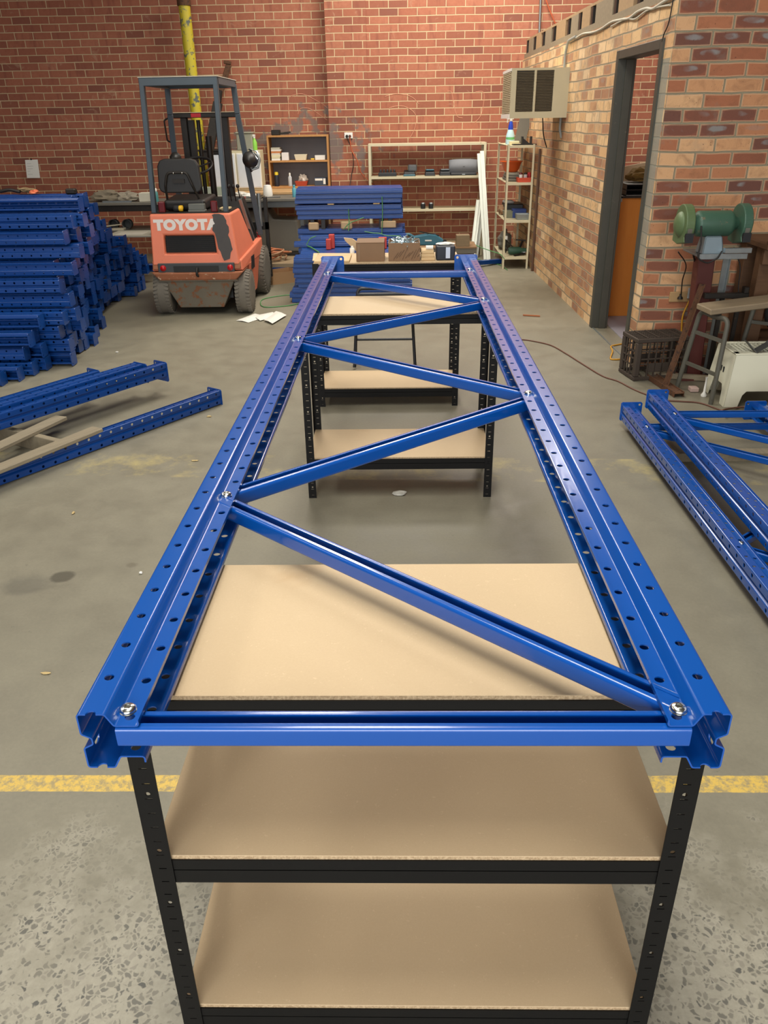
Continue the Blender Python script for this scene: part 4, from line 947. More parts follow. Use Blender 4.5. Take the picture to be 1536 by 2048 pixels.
def tub(name, lb, cx, cy, z, w, d, h, mat, fill=None, r=.8):
    b = MB(); q = [(cx-w/2*r, cy-d/2*r, z), (cx+w/2*r, cy-d/2*r, z), (cx+w/2*r, cy+d/2*r, z), (cx-w/2*r, cy+d/2*r, z)]; p = [(cx-w/2, cy-d/2, z+h), (cx+w/2, cy-d/2, z+h), (cx+w/2, cy+d/2, z+h), (cx-w/2, cy+d/2, z+h)]
    i = [(cx-w/2+.006, cy-d/2+.006, z+h), (cx+w/2-.006, cy-d/2+.006, z+h), (cx+w/2-.006, cy+d/2-.006, z+h), (cx-w/2+.006, cy+d/2-.006, z+h)]
    j = [(a*.97+cx*.03, b_*.97+cy*.03, z+.006) for a, b_, _ in q]
    V = q+p+i+j; F_ = [(3, 2, 1, 0)]+[(k, (k+1) % 4, 4+(k+1) % 4, 4+k) for k in range(4)]+[(4+k, 4+(k+1) % 4, 8+(k+1) % 4, 8+k) for k in range(4)]+[(8+k, 8+(k+1) % 4, 12+(k+1) % 4, 12+k) for k in range(4)]+[(12, 13, 14, 15)]
    b._add(V, F_); o = tag(b.build(name, mat, bevel=.002), lb, 'container')
    return o
tub('plastic_tub', 'empty cream plastic tub in the middle of the bookcase upper shelf', x0+.43, y0+.1, zs, .17, .12, .07, paint('cream plastic', (226, 218, 190), .5))
tub('paper_tray', 'white paper filled tray at the right end of the bookcase upper shelf', x1-.12, y0+.1, zs, .14, .12, .055, WHITE, r=.95)
boxthing('yellow_tape_roll', 'small yellow block beside the white tray on the bookcase', 'tape', (x1-.245, y0+.04, zs), (x1-.2, y0+.1, zs+.02), paint('tape yellow', (220, 180, 60), .5))
boxthing('black_clamp', 'black metal clamp lying on top of the bookcase', 'clamp', (x0+.06, y0+.05, z1+.0005), (x0+.17, y0+.18, z1+.065), DKSTEEL, .008)
tag(MB().beam((x0+.17, y0+.1, z1+.02), (x0+.31, y0+.1, z1+.035), .02, .02).beam((x0+.17, y0+.14, z1+.02), (x0+.28, y0+.16, z1+.02), .02, .02).build('jaw_bar', DKSTEEL), 'thin dark jaw bars lying beside the black clamp on the bookcase', 'clamp')
def can(name, lb, cat, x, y, z, r, h, mat, cap=None, capm=None, neck=.6):
    t = thing(name, lb, cat, (x, y, z)); MB().lathe([(r*.96, 0), (r, .005), (r, h*.86), (r*neck, h)], (x, y, z), seg=18).build('body', mat, t)
    if cap: MB().lathe([(r*cap, h), (r*cap, h*1.22), (r*cap*.6, h*1.27)], (x, y, z), seg=14).build('cap', capm, t)
    return t
zb = .8895
can('spray_can', 'black spray can with yellow cap on the bookcase lower shelf', 'spray can', x0+.09, y0+.06, zb, .032, .14, paint('navy print', (34, 38, 50), .4), .8, paint('cap yellow', (216, 190, 40), .5), .8)
can('water_bottle', 'clear ribbed plastic bottle on the bookcase lower shelf', 'bottle', x0+.27, y0+.05, zb, .026, .13, paint('clear ribbed plastic', (180, 182, 186), .2), .45, WHITE, .45)
tub('red_bowl', 'red plastic bowl with crumpled plastic in the bookcase lower shelf', x0+.42, y0+.1, zb, .17, .14, .06, paint('brick red plastic', (178, 70, 48), .5))
def crumple(name, lb, cat, c, s, mat, seed=1, sub=3, amp=.45, flat=None):
    me = bpy.data.meshes.new(name); bm = bmesh.new(); bmesh.ops.create_icosphere(bm, subdivisions=sub, radius=1); rnd = random.Random(seed)
    from mathutils import noise as NN
    for v in bm.verts:
        d = 1+amp*NN.noise(v.co*2.1+Vector((seed*3.1, 0, 0)))+amp*.5*NN.noise(v.co*5+Vector((seed, 2, 0))); v.co = Vector((v.co.x*s[0]*d, v.co.y*s[1]*d, max(v.co.z, -.6)*s[2]*d))
    mz = min(v.co.z for v in bm.verts)
    for v in bm.verts: v.co.z -= mz
    bm.to_mesh(me); bm.free(); me.materials.append(mat); o = bpy.data.objects.new(name, me); col.objects.link(o); o.location = c; return tag(o, lb, cat)
crumple('plastic_bag', 'crumpled clear plastic bag stuffed in the red bowl', 'bag', (x0+.44, y0+.1, zb+.03), (.06, .05, .06), paint('clear bag', (190, 178, 166), .3), 3)
t = thing('parts_box', 'navy and white carton at the right end of the bookcase lower shelf', 'box', (x1-.13, y0+.1, zb))
MB().box((x1-.21, y0+.03, zb), (x1-.05, y0+.14, zb+.10)).build('carton', paint('navy card', (58, 68, 84), .6), t, bevel=.003)
MB().box((x1-.20, y0+.028, zb+.065), (x1-.10, y0+.03, zb+.09)).box((x1-.09, y0+.028, zb+.02), (x1-.06, y0+.03, zb+.09)).build('label', WHITE, t)
# things on the steel benches
zb = .8405
LAM = [('crumpled_paper', 'crumpled white paper heap on the steel bench', (-1.83, 9.55), (.10, .06, .03), (226, 226, 220)), ('crumpled_rag', 'white rag bundle left of the kettle on the steel bench', (-1.98, 9.75), (.07, .05, .035), (210, 206, 196)),
       ('rag', 'dark crumpled rag on the steel bench front edge', (-1.72, 9.45), (.08, .05, .02), (96, 84, 66))]
for i, (nm, lb, (x_, y_), s_, c_) in enumerate(LAM): crumple(nm, lb, 'rag', (x_, y_, zb), s_, paint(nm, c_, .8), i+5)
t = thing('white_kettle', 'white plastic jug with lid at the middle of the steel bench', 'jug', (-1.63, 9.7, zb))
MB().lathe([(.055, 0), (.06, .02), (.055, .09), (.045, .12)], (-1.63, 9.72, zb), seg=18).build('jug_body', WHITE, t)
MB().lathe([(.046, .12), (.04, .13), (0, .135)], (-1.63, 9.72, zb), seg=18).build('lid', paint('milky plastic', (214, 214, 210), .4), t)
can('blue_bottle', 'slim turquoise bottle at the right end of the steel bench', 'bottle', -1.28, 9.55, zb, .025, .11, paint('turquoise plastic', (90, 160, 176), .35), .6, paint('teal cap', (60, 140, 160), .4), .6)
tag(MB().tube(loop_([(-1.95, 9.42, zb+.008), (-1.8, 9.50, zb+.008), (-1.62, 9.44, zb+.008), (-1.45, 9.52, zb+.008)], .04), .006, 6).build('grey_rod', STEEL), 'thin bent steel rod lying along the steel bench', 'rod')
boxthing('red_clamp_jaw', 'small red block near the forklift post on the steel bench', 'block', (-1.92, 9.38, zb), (-1.86, 9.43, zb+.025), paint('dull red', (170, 70, 66), .5))
boxthing('grey_tray', 'wide pale grey metal plate on the steel bench behind the seat', 'tray', (-2.52, 9.45, zb), (-2.1, 9.8, zb+.015), paint('pale grey metal', (150, 152, 142), .5))
boxthing('pale_switch_box', 'pale green switch box standing on the bench behind the steering wheel', 'box', (-2.50, 9.82, zb), (-2.2, 9.9, zb+.11), paint('pale green enamel', (164, 170, 154), .5))
can('round_meter', 'small round gauge lying on the pale tray', 'gauge', -2.27, 9.5, zb+.016, .04, .03, STEEL)
zb = .8205
JUNK = [('tool_pile_left', 'tangle of dusty straps at the left end of the low bench', (-4.02, 9.55), (.14, .08, .05), (96, 88, 76)), ('tool_pile', 'dusty canvas bundle on the low bench', (-3.62, 9.6), (.18, .1, .07), (126, 116, 98)), ('canvas_roll', 'folded grey canvas beside the white carton on the low bench', (-3.35, 9.6), (.14, .1, .06), (140, 132, 116))]
for i, (nm, lb, (x_, y_), s_, c_) in enumerate(JUNK): crumple(nm, lb, 'bundle', (x_, y_, zb), s_, paint(nm, c_, .9), i+11)
boxthing('white_carton', 'open white carton at the right end of the low bench', 'box', (-3.17, 9.45, zb), (-3.02, 9.6, zb+.10), paint('off white card', (204, 200, 182), .7))
can('teal_can', 'teal spray can at the right end of the low bench', 'spray can', -2.96, 9.45, zb, .03, .12, paint('teal can print', (70, 130, 130), .4), .7, WHITE)
tag(MB().box((-3.6, 9.38, zb), (-3.25, 9.42, zb+.02)).build('steel_strip', GALV), 'pale steel strip on the front of the low bench', 'strip')
AXY = (Vector((1, 0, 0)), Vector((0, 0, 1)), Vector((0, -1, 0)))
for k, (x_, n_) in enumerate(((-3.55, 'left'), (-3.38, 'right'))):
    tag(MB().lathe([(.055, 0), (.06, .1), (.055, .1), (.05, .01)], (x_, 9.58, .5605), AXY, 20).lathe([(.001, 0), (.055, .0)], (x_, 9.58, .5605), AXY, 20).build('steel_pot', STEEL), '%s of two round steel pots lying on the low bench shelf' % n_, 'pot')
tag(MB().box((-3.75, 9.40, .5005), (-3.4, 9.5, .52)).beam((-3.7, 9.42, .54), (-3.45, 9.5, .56), .05, .01).build('paper_sheets', paint('dusty paper', (200, 192, 168), .8)), 'dusty papers in front of the steel pots', 'paper')
# yellow tray table in front of it
t = thing('low_table', 'low pale table between the blue heap and forklift with a yellow bin', 'table', (-3.0, 8.9, 0))
MB().box((-3.4, 8.7, .50), (-2.66, 9.2, .52)).build('table_top', paint('grey laminate', (160, 156, 142), .6), t, bevel=.003)
for x_ in (-3.38, -2.71):
    for y_ in (8.72, 9.15): MB().box((x_, y_, 0), (x_+.03, y_+.03, .5)).build('leg', DKSTEEL, t)
tub('yellow_bin', 'bright yellow plastic bin behind the left side of the forklift', -2.66-.06, 8.86, .5205, .22, .2, .12, paint('bin yellow', (232, 176, 24), .4), r=.88)
boxthing('magazine', 'open magazine lying on the low pale table', 'magazine', (-3.3, 8.75, .5205), (-2.98, 9.0, .526), paint('magazine grey', (176, 172, 160), .6))
# stuff on top of the heap
zt_ = 1.175
cc = [at(2, 383, 6.35), at(26, 384, 6.35)]
tag(MB().tube(spline([at(0, 383, 6.3), at(20, 380, 6.3), at(40, 384, 6.3)], 5), .014, 6).build('black_hose', BKC), 'black hose lying on top of the blue heap at far left', 'hose')
b = MB()
for k in range(5):
    p = [at(30+random.uniform(0, 45), 374+random.uniform(0, 10), 6.35+random.uniform(-.05, .05)) for _ in range(5)]; b.tube(spline(p, 5), .006, 5)
tag(b.build('rope_tangle', paint('straw rope', (140, 118, 84), .9)), 'tangle of straw coloured cord on top of the blue heap', 'rope')
p = at(68, 383, 6.3); crumple('orange_glove', 'orange work glove on top of the blue heap', 'glove', (p.x, p.y, p.z-.02), (.035, .03, .02), paint('glove orange', (226, 120, 80), .8), 9)
p = at(142, 382, 6.35); boxthing('black_bracket', 'small black bracket on top of the blue heap', 'bracket', (p.x-.04, p.y-.03, p.z-.025), (p.x+.045, p.y+.03, p.z+.02), DKSTEEL, .01)

# under the steel bench
t = thing('machine_housing', 'large dusty grey machine housing standing under the steel bench', 'machine', (-1.45, 9.65, .18))
GREYC = paint('dusty grey casing', (104, 100, 90), .7, 0, .12, 5)
b = MB(); pr = [(-.33, 0), (.30, 0), (.36, .18), (.40, .5), (.34, .56), (.06, .56), (.0, .44), (-.3, .42)]
pr = [(x_, y_*.9) for x_, y_ in pr]; b.prism(pr, (-1.56, 9.95, .20), (-1.56, 9.5, .20)); b.build('casing', GREYC, t, bevel=.02, seg=2)
MB().box((-1.85, 9.45, .17), (-1.26, 9.95, .20)).build('base', DKSTEEL, t, bevel=.004)
t = thing('fuel_can', 'red jerry can under the steel bench beside the grey housing', 'fuel can', (-1.77, 9.3, .17))
MB().box((-1.86, 9.22, .17), (-1.70, 9.42, .42)).build('can_body', paint('fuel can red', (150, 26, 22), .4), t, bevel=.03, seg=3)
MB().tube(loop_([(-1.84, 9.32, .41), (-1.83, 9.32, .46), (-1.73, 9.32, .46), (-1.72, 9.32, .41)], .02), .01, 6).build('handle', paint('fuel can red'  , (150, 26, 22), .4), t)
t = thing('low_rack', 'low blue edged rack carrying boards and hoses behind the forklift', 'rack', (-1.6, 9.1, 0))
MB().box((-2.3, 8.85, .12), (-1.22, 9.45, .165)).build('deck', wood('dusty boards', (132, 112, 84), (160, 140, 110), (1, 10, 10)), t, bevel=.003)
MB().box((-2.3, 8.83, .07), (-1.22, 8.85, .12)).build('edge_strip', BLUE2, t)
for x_ in (-2.28, -1.28): MB().box((x_, 8.86, 0), (x_+.05, 9.4, .12)).build('foot', DKSTEEL, t)
HOSE = [paint('tan hose', (160, 120, 88), .6), paint('orange hose', (176, 104, 66), .6)]
for i in range(4):
    cx, cy = -1.66+random.uniform(-.08, .08), 9.08; pts = []
    for k in range(16):
        a = k/15*2*pi*1.6+i*1.3; r_ = .20+.05*sin(a*1.7+i); pts.append((cx+r_*1.25*cos(a), cy+r_*.7*sin(a), .19+.02*i+.012*k/4+.02*sin(a*2+i)))
    tag(MB().tube(spline(pts, 4), .011, 6).build('coiled_hose', HOSE[i % 2]), '%s hose loosely coiled on the low rack under the steel bench' % ['lowest tan', 'lower orange', 'upper tan', 'topmost orange'][i], 'hose', 'hoses coiled on the low rack')
# cardboard tray on the floor
t = thing('cardboard_tray', 'shallow open cardboard tray on the floor right of the forklift', 'box', (-1.42, 8.75, 0))
q = [Vector((-1.66, 8.55, 0)), Vector((-1.45, 8.40, 0)), Vector((-1.10, 8.62, 0)), Vector((-1.31, 8.80, 0))]
b = MB()
for k in range(4):
    a, c = q[k], q[(k+1) % 4]; o_ = (c-a).cross(Vector((0, 0, 1))).normalized()*.0
    b.beam(a+Vector((0, 0, .065)), c+Vector((0, 0, .065)), .006, .13)
b._add([p+Vector((0, 0, .004)) for p in q], [(0, 1, 2, 3)]); b.build('tray', CARD, t)
a = q[0]*.62+q[1]*.38; nn_ = (q[1]-q[0]).cross(Vector((0, 0, 1))).normalized(); dd_ = (q[1]-q[0]).normalized()
b = MB(); c0 = a+nn_*.0045; b._add([c0-dd_*.04+Vector((0, 0, .03)), c0+dd_*.04+Vector((0, 0, .03)), c0+dd_*.04+Vector((0, 0, .11)), c0-dd_*.04+Vector((0, 0, .11))], [(0, 1, 2, 3)]); b.build('label', WHITE, t, solid=.0006)
# green strapping on the floor and the stacks
GRS = paint('green strapping', (82, 142, 84), .5, 0, .1, 10)
def strap(pts, lb, w=.014, name='plastic_strap', r=.005):
    return tag(MB().tube(spline(pts, 6), r, 6).build(name, GRS), lb, 'strap')
strap([fl(620, 590, .006), fl(575, 590, .006), fl(530, 597, .006), fl(521, 606, .006), fl(530, 614, .006), fl(570, 612, .006), fl(600, 607, .006)], 'green plastic strap looped on the floor between forklift and blue stack')
strap([fl(535, 552, .006), fl(560, 556, .006), fl(592, 556, .006)], 'green plastic strap on the floor under the cardboard tray')
strap([at(764, 393, 8.36), at(765, 430, 8.36), at(764, 470, 8.36), at(770, 486, 8.2)], 'green upright strap at the right of the strapped blue bundles')
strap([at(697, 418, 8.36), at(698, 440, 8.36), at(697, 462, 8.3)], 'green upright strap in the middle of the tall stack')
strap([at(728, 435, 8.3), at(712, 441, 8.3), at(698, 447, 8.3), at(688, 458, 8.3)], 'green strap end sticking out to the right in the stack')
strap([at(613, 490, 7.9), at(620, 478, 7.9), at(632, 472, 7.9)], 'green strap arching over the left end of the low stack')
strap([fl(612, 491, .46), fl(622, 495, .46), fl(632, 501, .455), fl(638, 505, .455)], 'green strap lying across the low stack top', r=.008)
strap([at(729, 463, 8.1), at(745, 466, 8.1), at(760, 467, 8.1), at(772, 471, 8.1), at(802, 472, 8.1)], 'green strap lying behind the cardboard boxes')
strap([at(943, 486, 9.4), at(960, 494, 9.2), at(985, 503, 9.0), at(1000, 508, 8.9), at(1009, 518, 8.9)], 'green strap running from the wood block towards the cream rack')
strap([fl(955, 518, .006), fl(975, 524, .006), fl(1000, 530, .006), fl(1015, 540, .006)], 'green strap on the floor before the cream racks')
MSC = paint('dusty cardboard', (190, 162, 124), .8)
REDC = paint('red plastic', (190, 58, 46), .45)
def chunk(x0_, x1_, y0_, y1_, Y, d, mat, name, lb, cat, bev=.004, ang=0):
    p, q = at(x0_, y1_, Y), at(x1_, y0_, Y); return tag(MB().box((p.x, Y, p.z), (q.x, Y+d, q.z), (0, ang, 0) if ang else None).build(name, mat, bevel=bev), lb, cat)
chunk(617, 637, 445, 461, 8.385, .05, MSC, 'cardboard_wrap', 'torn cardboard wrap on the left of the tall stack', 'cardboard', .012)
chunk(682, 704, 443, 459, 8.385, .05, MSC, 'cardboard_wrap', 'torn cardboard wrap in the middle of the tall stack', 'cardboard', .012)
chunk(762, 792, 442, 456, 8.385, .05, MSC, 'cardboard_wrap', 'torn cardboard wrap on the right end of the tall stack', 'cardboard', .008)
for (a, b_, c_, d_, lb) in ((652, 661, 471, 492, 'left of the two red plastic chocks behind the boxes'), (658, 668, 464, 492, 'taller red plastic chock of the left pair'), (757, 773, 462, 485, 'red plastic chock behind the two cardboard boxes')):
    o = chunk(a, b_, c_, d_, 8.0 if a > 655 and a < 700 else 7.92, .06, REDC, 'plastic_chock', lb, 'chock'); o.location.z = .4475
zl = .447
b = MB(); P_ = [at(690, 466, 7.75), at(687, 460, 7.75), at(705, 462, 7.75), at(728, 478, 7.75), at(755, 482, 7.75), at(757, 487, 7.75), at(712, 487, 7.75)]
b._add(P_+[p+Vector((0, .03, 0)) for p in P_], [tuple(range(7)), tuple(range(13, 6, -1))]+[(i, (i+1) % 7, (i+1) % 7+7, i+7) for i in range(7)])
o = tag(b.build('timber_offcut', PINE), 'split pale timber offcut leaning behind the cardboard boxes', 'timber'); o.location.z = .4475
c = at(704, 490, 7.6); can('white_bottle', 'white bottle standing left of the cardboard boxes', 'bottle', c.x, c.y, zl+.003, .025, .06, WHITE, .5, WHITE)
# pale cardboard sheet hanging over the near end of the low stack
b = MB(); q = [fl(627, 507, .452), fl(708, 507, .452), fl(712, 515, .452), fl(625, 522, .452)]
b._add(q, [(0, 1, 2, 3)]); tag(b.build('cardboard_sheet', paint('pale card', (214, 188, 148), .8), solid=.004), 'pale cardboard sheet on the low blue stack behind the frame end', 'cardboard')
b = MB(); q = [at(616, 524, 7.44), at(627, 524, 7.44), at(627, 556, 7.44), at(618, 556, 7.44), at(605, 546, 7.44), at(612, 535, 7.44)]
b._add(q, [tuple(range(6))]); tag(b.build('cardboard_flap', CARD, solid=.004), 'torn brown cardboard flap hanging on the left end of the low stack', 'cardboard')

# ============================================================ ON THE FAR WORKBENCH
def carton(name, lb, x0_, x1_, y0_, y1_, z, h, openb=True, strip=False, mat=CARD):
    t = thing(name, lb, 'box', ((x0_+x1_)/2, (y0_+y1_)/2, z)); b = MB(); e = .006
    b.box((x0_, y0_, z), (x1_, y0_+e, z+h)).box((x0_, y1_-e, z), (x1_, y1_, z+h)).box((x0_, y0_+e, z), (x0_+e, y1_-e, z+h)).box((x1_-e, y0_+e, z), (x1_, y1_-e, z+h)).box((x0_+e, y0_+e, z), (x1_-e, y1_-e, z+e))
    b.build('carton', mat, t, bevel=.001)
    if not openb: MB().box((x0_, y0_, z+h), (x1_, y1_, z+h+e)).build('lid', mat, t, bevel=.002)
    return t
TB = T+.0005
KR = paint('kraft carton', (132, 102, 74), .75, 0, .08, 14, .15)
pa_, pb_ = fl(713, 523, TB), fl(769, 523, TB)
t = carton('cardboard_box', 'closed brown cardboard box, left of the pair on the far bench', pa_.x, pb_.x, 4.16, 4.36, TB, .105, False, mat=KR)
MB().box((pa_.x+.012, 4.1585, TB+.006), (pa_.x+.022, 4.16, TB+.10)).build('tape_seam', paint('tape', (132, 104, 74), .4), t)
pa_, pb_ = fl(777, 523, TB), fl(840, 522, TB)
t = carton('cardboard_box', 'open brown cardboard box heaped with zinc bolts, right of the pair', pa_.x, pb_.x, 4.16, 4.36, TB, .105, True, mat=KR)
b = MB()
for k in range(9): xx = pa_.x+.03+k*.018; b.beam((xx, 4.1585, TB+.01+.008*(k % 3)), (xx+.03, 4.1585, TB+.05+.008*(k % 4)), .002, .003, (0, 1, 0))
b.build('printed_slashes', paint('dark print', (104, 78, 58), .8), t)
BT = paint('blue passivated zinc', (190, 206, 212), .25, .8, .1, 30)
bg_ = 'bolts heaped in the open cardboard box'
MB().box((pa_.x+.007, 4.167, TB+.0065), (pb_.x-.007, 4.353, TB+.085)).build('bolt_fill', BT, t)
bl0 = None
for k in range(46):
    if bl0 is None:
        bb = MB(); bb.lathe([(.008, 0), (.008, .006), (.004, .006), (.004, .045)], (0, 0, 0), seg=6, smooth=False); bl0 = bb.build('zinc_bolt', BT, loc=(0, 0, 0)); o = bl0
    else: o = bl0.copy(); col.objects.link(o)
    u, v = random.random(), random.random(); o.location = (pa_.x+.03+u*(pb_.x-pa_.x-.06), 4.19+v*.13, TB+.088+.018*sin(u*pi)*random.random()+.006); o.rotation_euler = (R(random.uniform(50, 120)), 0, random.uniform(0, 6.28))
    tag(o, 'small bluish zinc bolt in the heap in the open cardboard box', 'bolt', bg_)
pa_, pb_ = fl(842, 521, TB), fl(870, 520, TB)
for k in range(3): boxthing('wood_block', '%s of three pale wood blocks piled beside the open box' % ['lowest', 'middle', 'topmost'][k], 'wood block', (pa_.x, 4.17, TB+k*.0195), (pb_.x-.004*k, 4.30, TB+k*.0195+.019), PINE)
tag(MB().tube([(pa_.x+.03, 4.2, TB+.072), (pb_.x-.012, 4.2, TB+.072)], .012, 10).build('white_tube', WHITE), 'small white tube lying on the pale wood blocks', 'tube')
pa_, pb_ = fl(872, 519, TB), fl(909, 518, TB)
t = thing('tool_case', 'dark navy box with a white label at the right of the far bench', 'case', ((pa_.x+pb_.x)/2, 4.25, TB))
MB().box((pa_.x, 4.17, TB), (pb_.x, 4.32, TB+.082)).build('case_body', paint('dark navy plastic', (28, 32, 44), .45), t, bevel=.006, seg=2)
MB().box((pa_.x+.057, 4.1685, TB+.012), (pa_.x+.083, 4.1699, TB+.076)).build('label', paint('pale blue label', (204, 214, 232), .6), t)
crumple('white_cloth', 'white cloth on top of the dark navy box', 'cloth', ((pa_.x+pb_.x)/2, 4.245, TB+.083), (.052, .045, .006), WHITE, 4)
pa_ = fl(628, 522, TB)
boxthing('timber_board', 'pale timber board lying at the left end of the far bench', 'timber', (-.515, 4.13, TB), (-.30, 4.40, TB+.012), PINE, .002)

# folding stand behind the middle bench
t = thing('folding_stand', 'black tubular folding stand on the floor between the far benches', 'stand', (-.10, 5.05, 0))
FB = paint('black tube', (34, 36, 40), .4)
for y0_, y1_ in ((5.12, 4.98), (4.98, 5.2)):
    L0, L1 = (-.33, y0_, .002), (.10, y0_, .002)
    MB().tube(loop_([(-.34, y0_, .012), (-.31, y1_, .55), (.085, y1_, .55), (.115, y0_, .012)], .04), .012, 8).build('leg_frame', FB, t)
MB().tube([(-.33, 5.07, .20), (.10, 5.07, .20)], .009, 8).build('rung', FB, t); MB().tube([(-.32, 5.03, .34), (.09, 5.03, .34)], .009, 8).build('rung', FB, t)

# low work table with power tool case and vice block near the cream shelf
t = thing('low_timber_table', 'low brown board table in front of the cream shelf', 'table', (.35, 9.3, 0))
pz = .30
MB().box((.0, 9.05, pz-.02), (.93, 9.5, pz)).build('table_top', wood('brown board', (120, 92, 64), (150, 118, 84), (1, 8, 8)), t, bevel=.002)
MB().box((.0, 9.06, pz-.08), (.93, 9.09, pz-.02)).build('apron', GREYC, t)
for x_ in (.02, .86):
    for y_ in (9.07, 9.43): MB().box((x_, y_, 0), (x_+.04, y_+.04, pz-.02)).build('leg', DKSTEEL, t)
c = at(925, 487, 9.0); tag(MB().box((c.x-.07, 9.06, pz+.0005), (c.x+.09, 9.2, pz+.13), ).build('wood_block', wood('dark block', (110, 92, 66), (140, 120, 92)), bevel=.004), 'dark squared wood block on the low table beside the white lengths', 'wood block')
c = at(855, 478, 9.2); t = thing('power_tool', 'teal power saw lying on the low table before the cream shelf', 'power tool', (c.x, 9.25, pz+.0005))
TEAL = paint('teal plastic', (44, 102, 122), .4)
b = MB(); b.prism([(-.22, 0), (.17, 0), (.20, .04), (.17, .10), (-.02, .13), (-.10, .12), (-.19, .06)], (c.x, 9.32, pz+.001), (c.x, 9.2, pz+.001)); b.build('housing', TEAL, t, bevel=.012, seg=2)
MB().tube(loop_([(c.x-.15, 9.26, pz+.08), (c.x-.22, 9.26, pz+.12), (c.x-.30, 9.26, pz+.12)], .03), [.02]*len(loop_([(c.x-.15, 9.26, pz+.08), (c.x-.22, 9.26, pz+.12), (c.x-.30, 9.26, pz+.12)], .03)), 8).build('handle', TEAL, t)
MB().beam((c.x-.10, 9.22, pz+.16), (c.x+.14, 9.22, pz+.11), .02, .015).build('guide_bar', DKSTEEL, t)
MB().box((c.x-.03, 9.194, pz+.05), (c.x+.05, 9.199, pz+.065)).build('nameplate', WHITE, t)
MB().lathe([(.03, 0), (.03, .04)], (c.x+.21, 9.2, pz+.032), 'y', 14).build('dust_port', RUBBER, t)
tag(MB().beam(at(935, 527, 9.3)*1, fl(1000, 522, .03), .07, .05).build('rack_crossbar', BLUE2, bevel=.003), 'short blue steel section on the floor in front of the cream rack', 'steel section')

# ============================================================ CREAM SHELVING
def steel_rack(name, label, x0, x1, y0, y1, z1, shelves, post=.026, top=True, sh=.028):
    t = thing(name, label, 'shelf unit', ((x0+x1)/2, (y0+y1)/2, 0))
    for x_ in (x0, x1-post):
        for y_ in (y0, y1-post):
            b = MB(); fx = x_ == x0; fy = y_ == y0
            b.box((x_, y_ if fy else y_+post-.003, 0), (x_+post, y_+.003 if fy else y_+post, z1)); b.box((x_ if fx else x_+post-.003, y_, 0), (x_+.003 if fx else x_+post, y_+post, z1)); b.build('post', CREAM, t)
    for z in shelves: MB().box((x0+.003, y0+.003, z-sh), (x1-.003, y0+.006, z)).box((x0+.003, y1-.006, z-sh), (x1-.003, y1-.003, z)).box((x0+.003, y0+.006, z-.004), (x1-.003, y1-.006, z)).build('shelf', CREAM, t)
    return t
SX0, SX1, SY0, SY1 = -.395, 1.135, 10.38, 10.74
steel_rack('cream_shelving', 'wide cream steel shelving with chargers and a dock speaker on the top shelf', SX0, SX1, SY0, SY1, 1.395, (1.395, 1.005, .60, .16), .036)
z = 1.0055; y0 = SY0
BP = paint('black plastic', (30, 32, 34), .45)
c = at(775, 352, SY0+.05); t = thing('power_board', 'black multi outlet power board at left of the top shelf', 'power board', (c.x, y0+.06, z))
MB().box((c.x-.12, y0+.04, z), (c.x+.12, y0+.12, z+.045)).build('housing', BP, t, bevel=.005)
for k in range(5): MB().lathe([(.015, 0), (.014, .03), (.006, .04)], (c.x-.09+k*.045, y0+.08, z+.045), seg=8).build('plug', BP, t)
TLP = paint('teal charger plastic', (50, 96, 110), .45)
for k, (px, w_, lb, extra) in enumerate(((819, .16, 'battery charger with a grey domed battery on the top shelf', 1), (860, .14, 'black charger with teal face in the middle of the top shelf', 2), (890, .15, 'low black charger just left of the dock speaker', 3))):
    c = at(px, 350, y0+.05); t = thing('battery_charger', lb, 'charger', (c.x, y0+.1, z))
    MB().hexa([(c.x-w_/2, y0+.02, z), (c.x+w_/2, y0+.02, z), (c.x+w_/2, y0+.16, z), (c.x-w_/2, y0+.16, z)], [(c.x-w_/2+.01, y0+.03, z+.045), (c.x+w_/2-.01, y0+.03, z+.045), (c.x+w_/2-.01, y0+.15, z+.07), (c.x-w_/2+.01, y0+.15, z+.07)]).build('housing', BP, t, bevel=.006)
    if extra == 1:
        MB().box((c.x-.02, y0+.09, z+.05), (c.x+.10, y0+.17, z+.135)).build('battery', paint('mid grey plastic', (92, 94, 96), .5), t, bevel=.02, seg=3); MB().box((c.x-.08, y0+.02, z), (c.x+.075, y0+.06, z+.022)).build('front_trim', TLP, t, bevel=.004)
    if extra == 2: MB().box((c.x-.055, y0+.05, z+.06), (c.x+.055, y0+.13, z+.078)).build('battery', TLP, t, bevel=.006)
    if extra == 3: MB().box((c.x-.055, y0+.05, z+.06), (c.x+.055, y0+.13, z+.078)).build('battery', paint('grey battery', (96, 104, 108), .5), t, bevel=.006)
pa_, pb_ = at(898, 349, y0+.04), at(957, 316, y0+.04); t = thing('dock_speaker', 'wide grey curved dock speaker on the top cream shelf', 'speaker', ((pa_.x+pb_.x)/2, y0+.08, z))
cx, w_, h_ = (pa_.x+pb_.x)/2, (pb_.x-pa_.x), .195
b = MB(); n = 12; fr = []; 
for k in range(n+1):
    u = -1+2*k/n; fr.append((cx+u*w_/2, y0+.03+.035*u*u))
vs = [(x_, y_, z+.03) for x_, y_ in fr]+[(x_, y_+.01, z+h_-.012*abs(-1+2*i/n)**3) for i, (x_, y_) in enumerate(fr)]+[(x_, y0+.13, z+.03) for x_, y_ in fr]+[(x_, y0+.12, z+h_-.012*abs(-1+2*i/n)**3) for i, (x_, y_) in enumerate(fr)]
m1 = n+1; fs = []
for k in range(n): fs += [(k, k+1, m1+k+1, m1+k), (m1+k, m1+k+1, 3*m1+k+1, 3*m1+k), (2*m1+k+1, 2*m1+k, 3*m1+k, 3*m1+k+1), (k+1, k, 2*m1+k, 2*m1+k+1)]
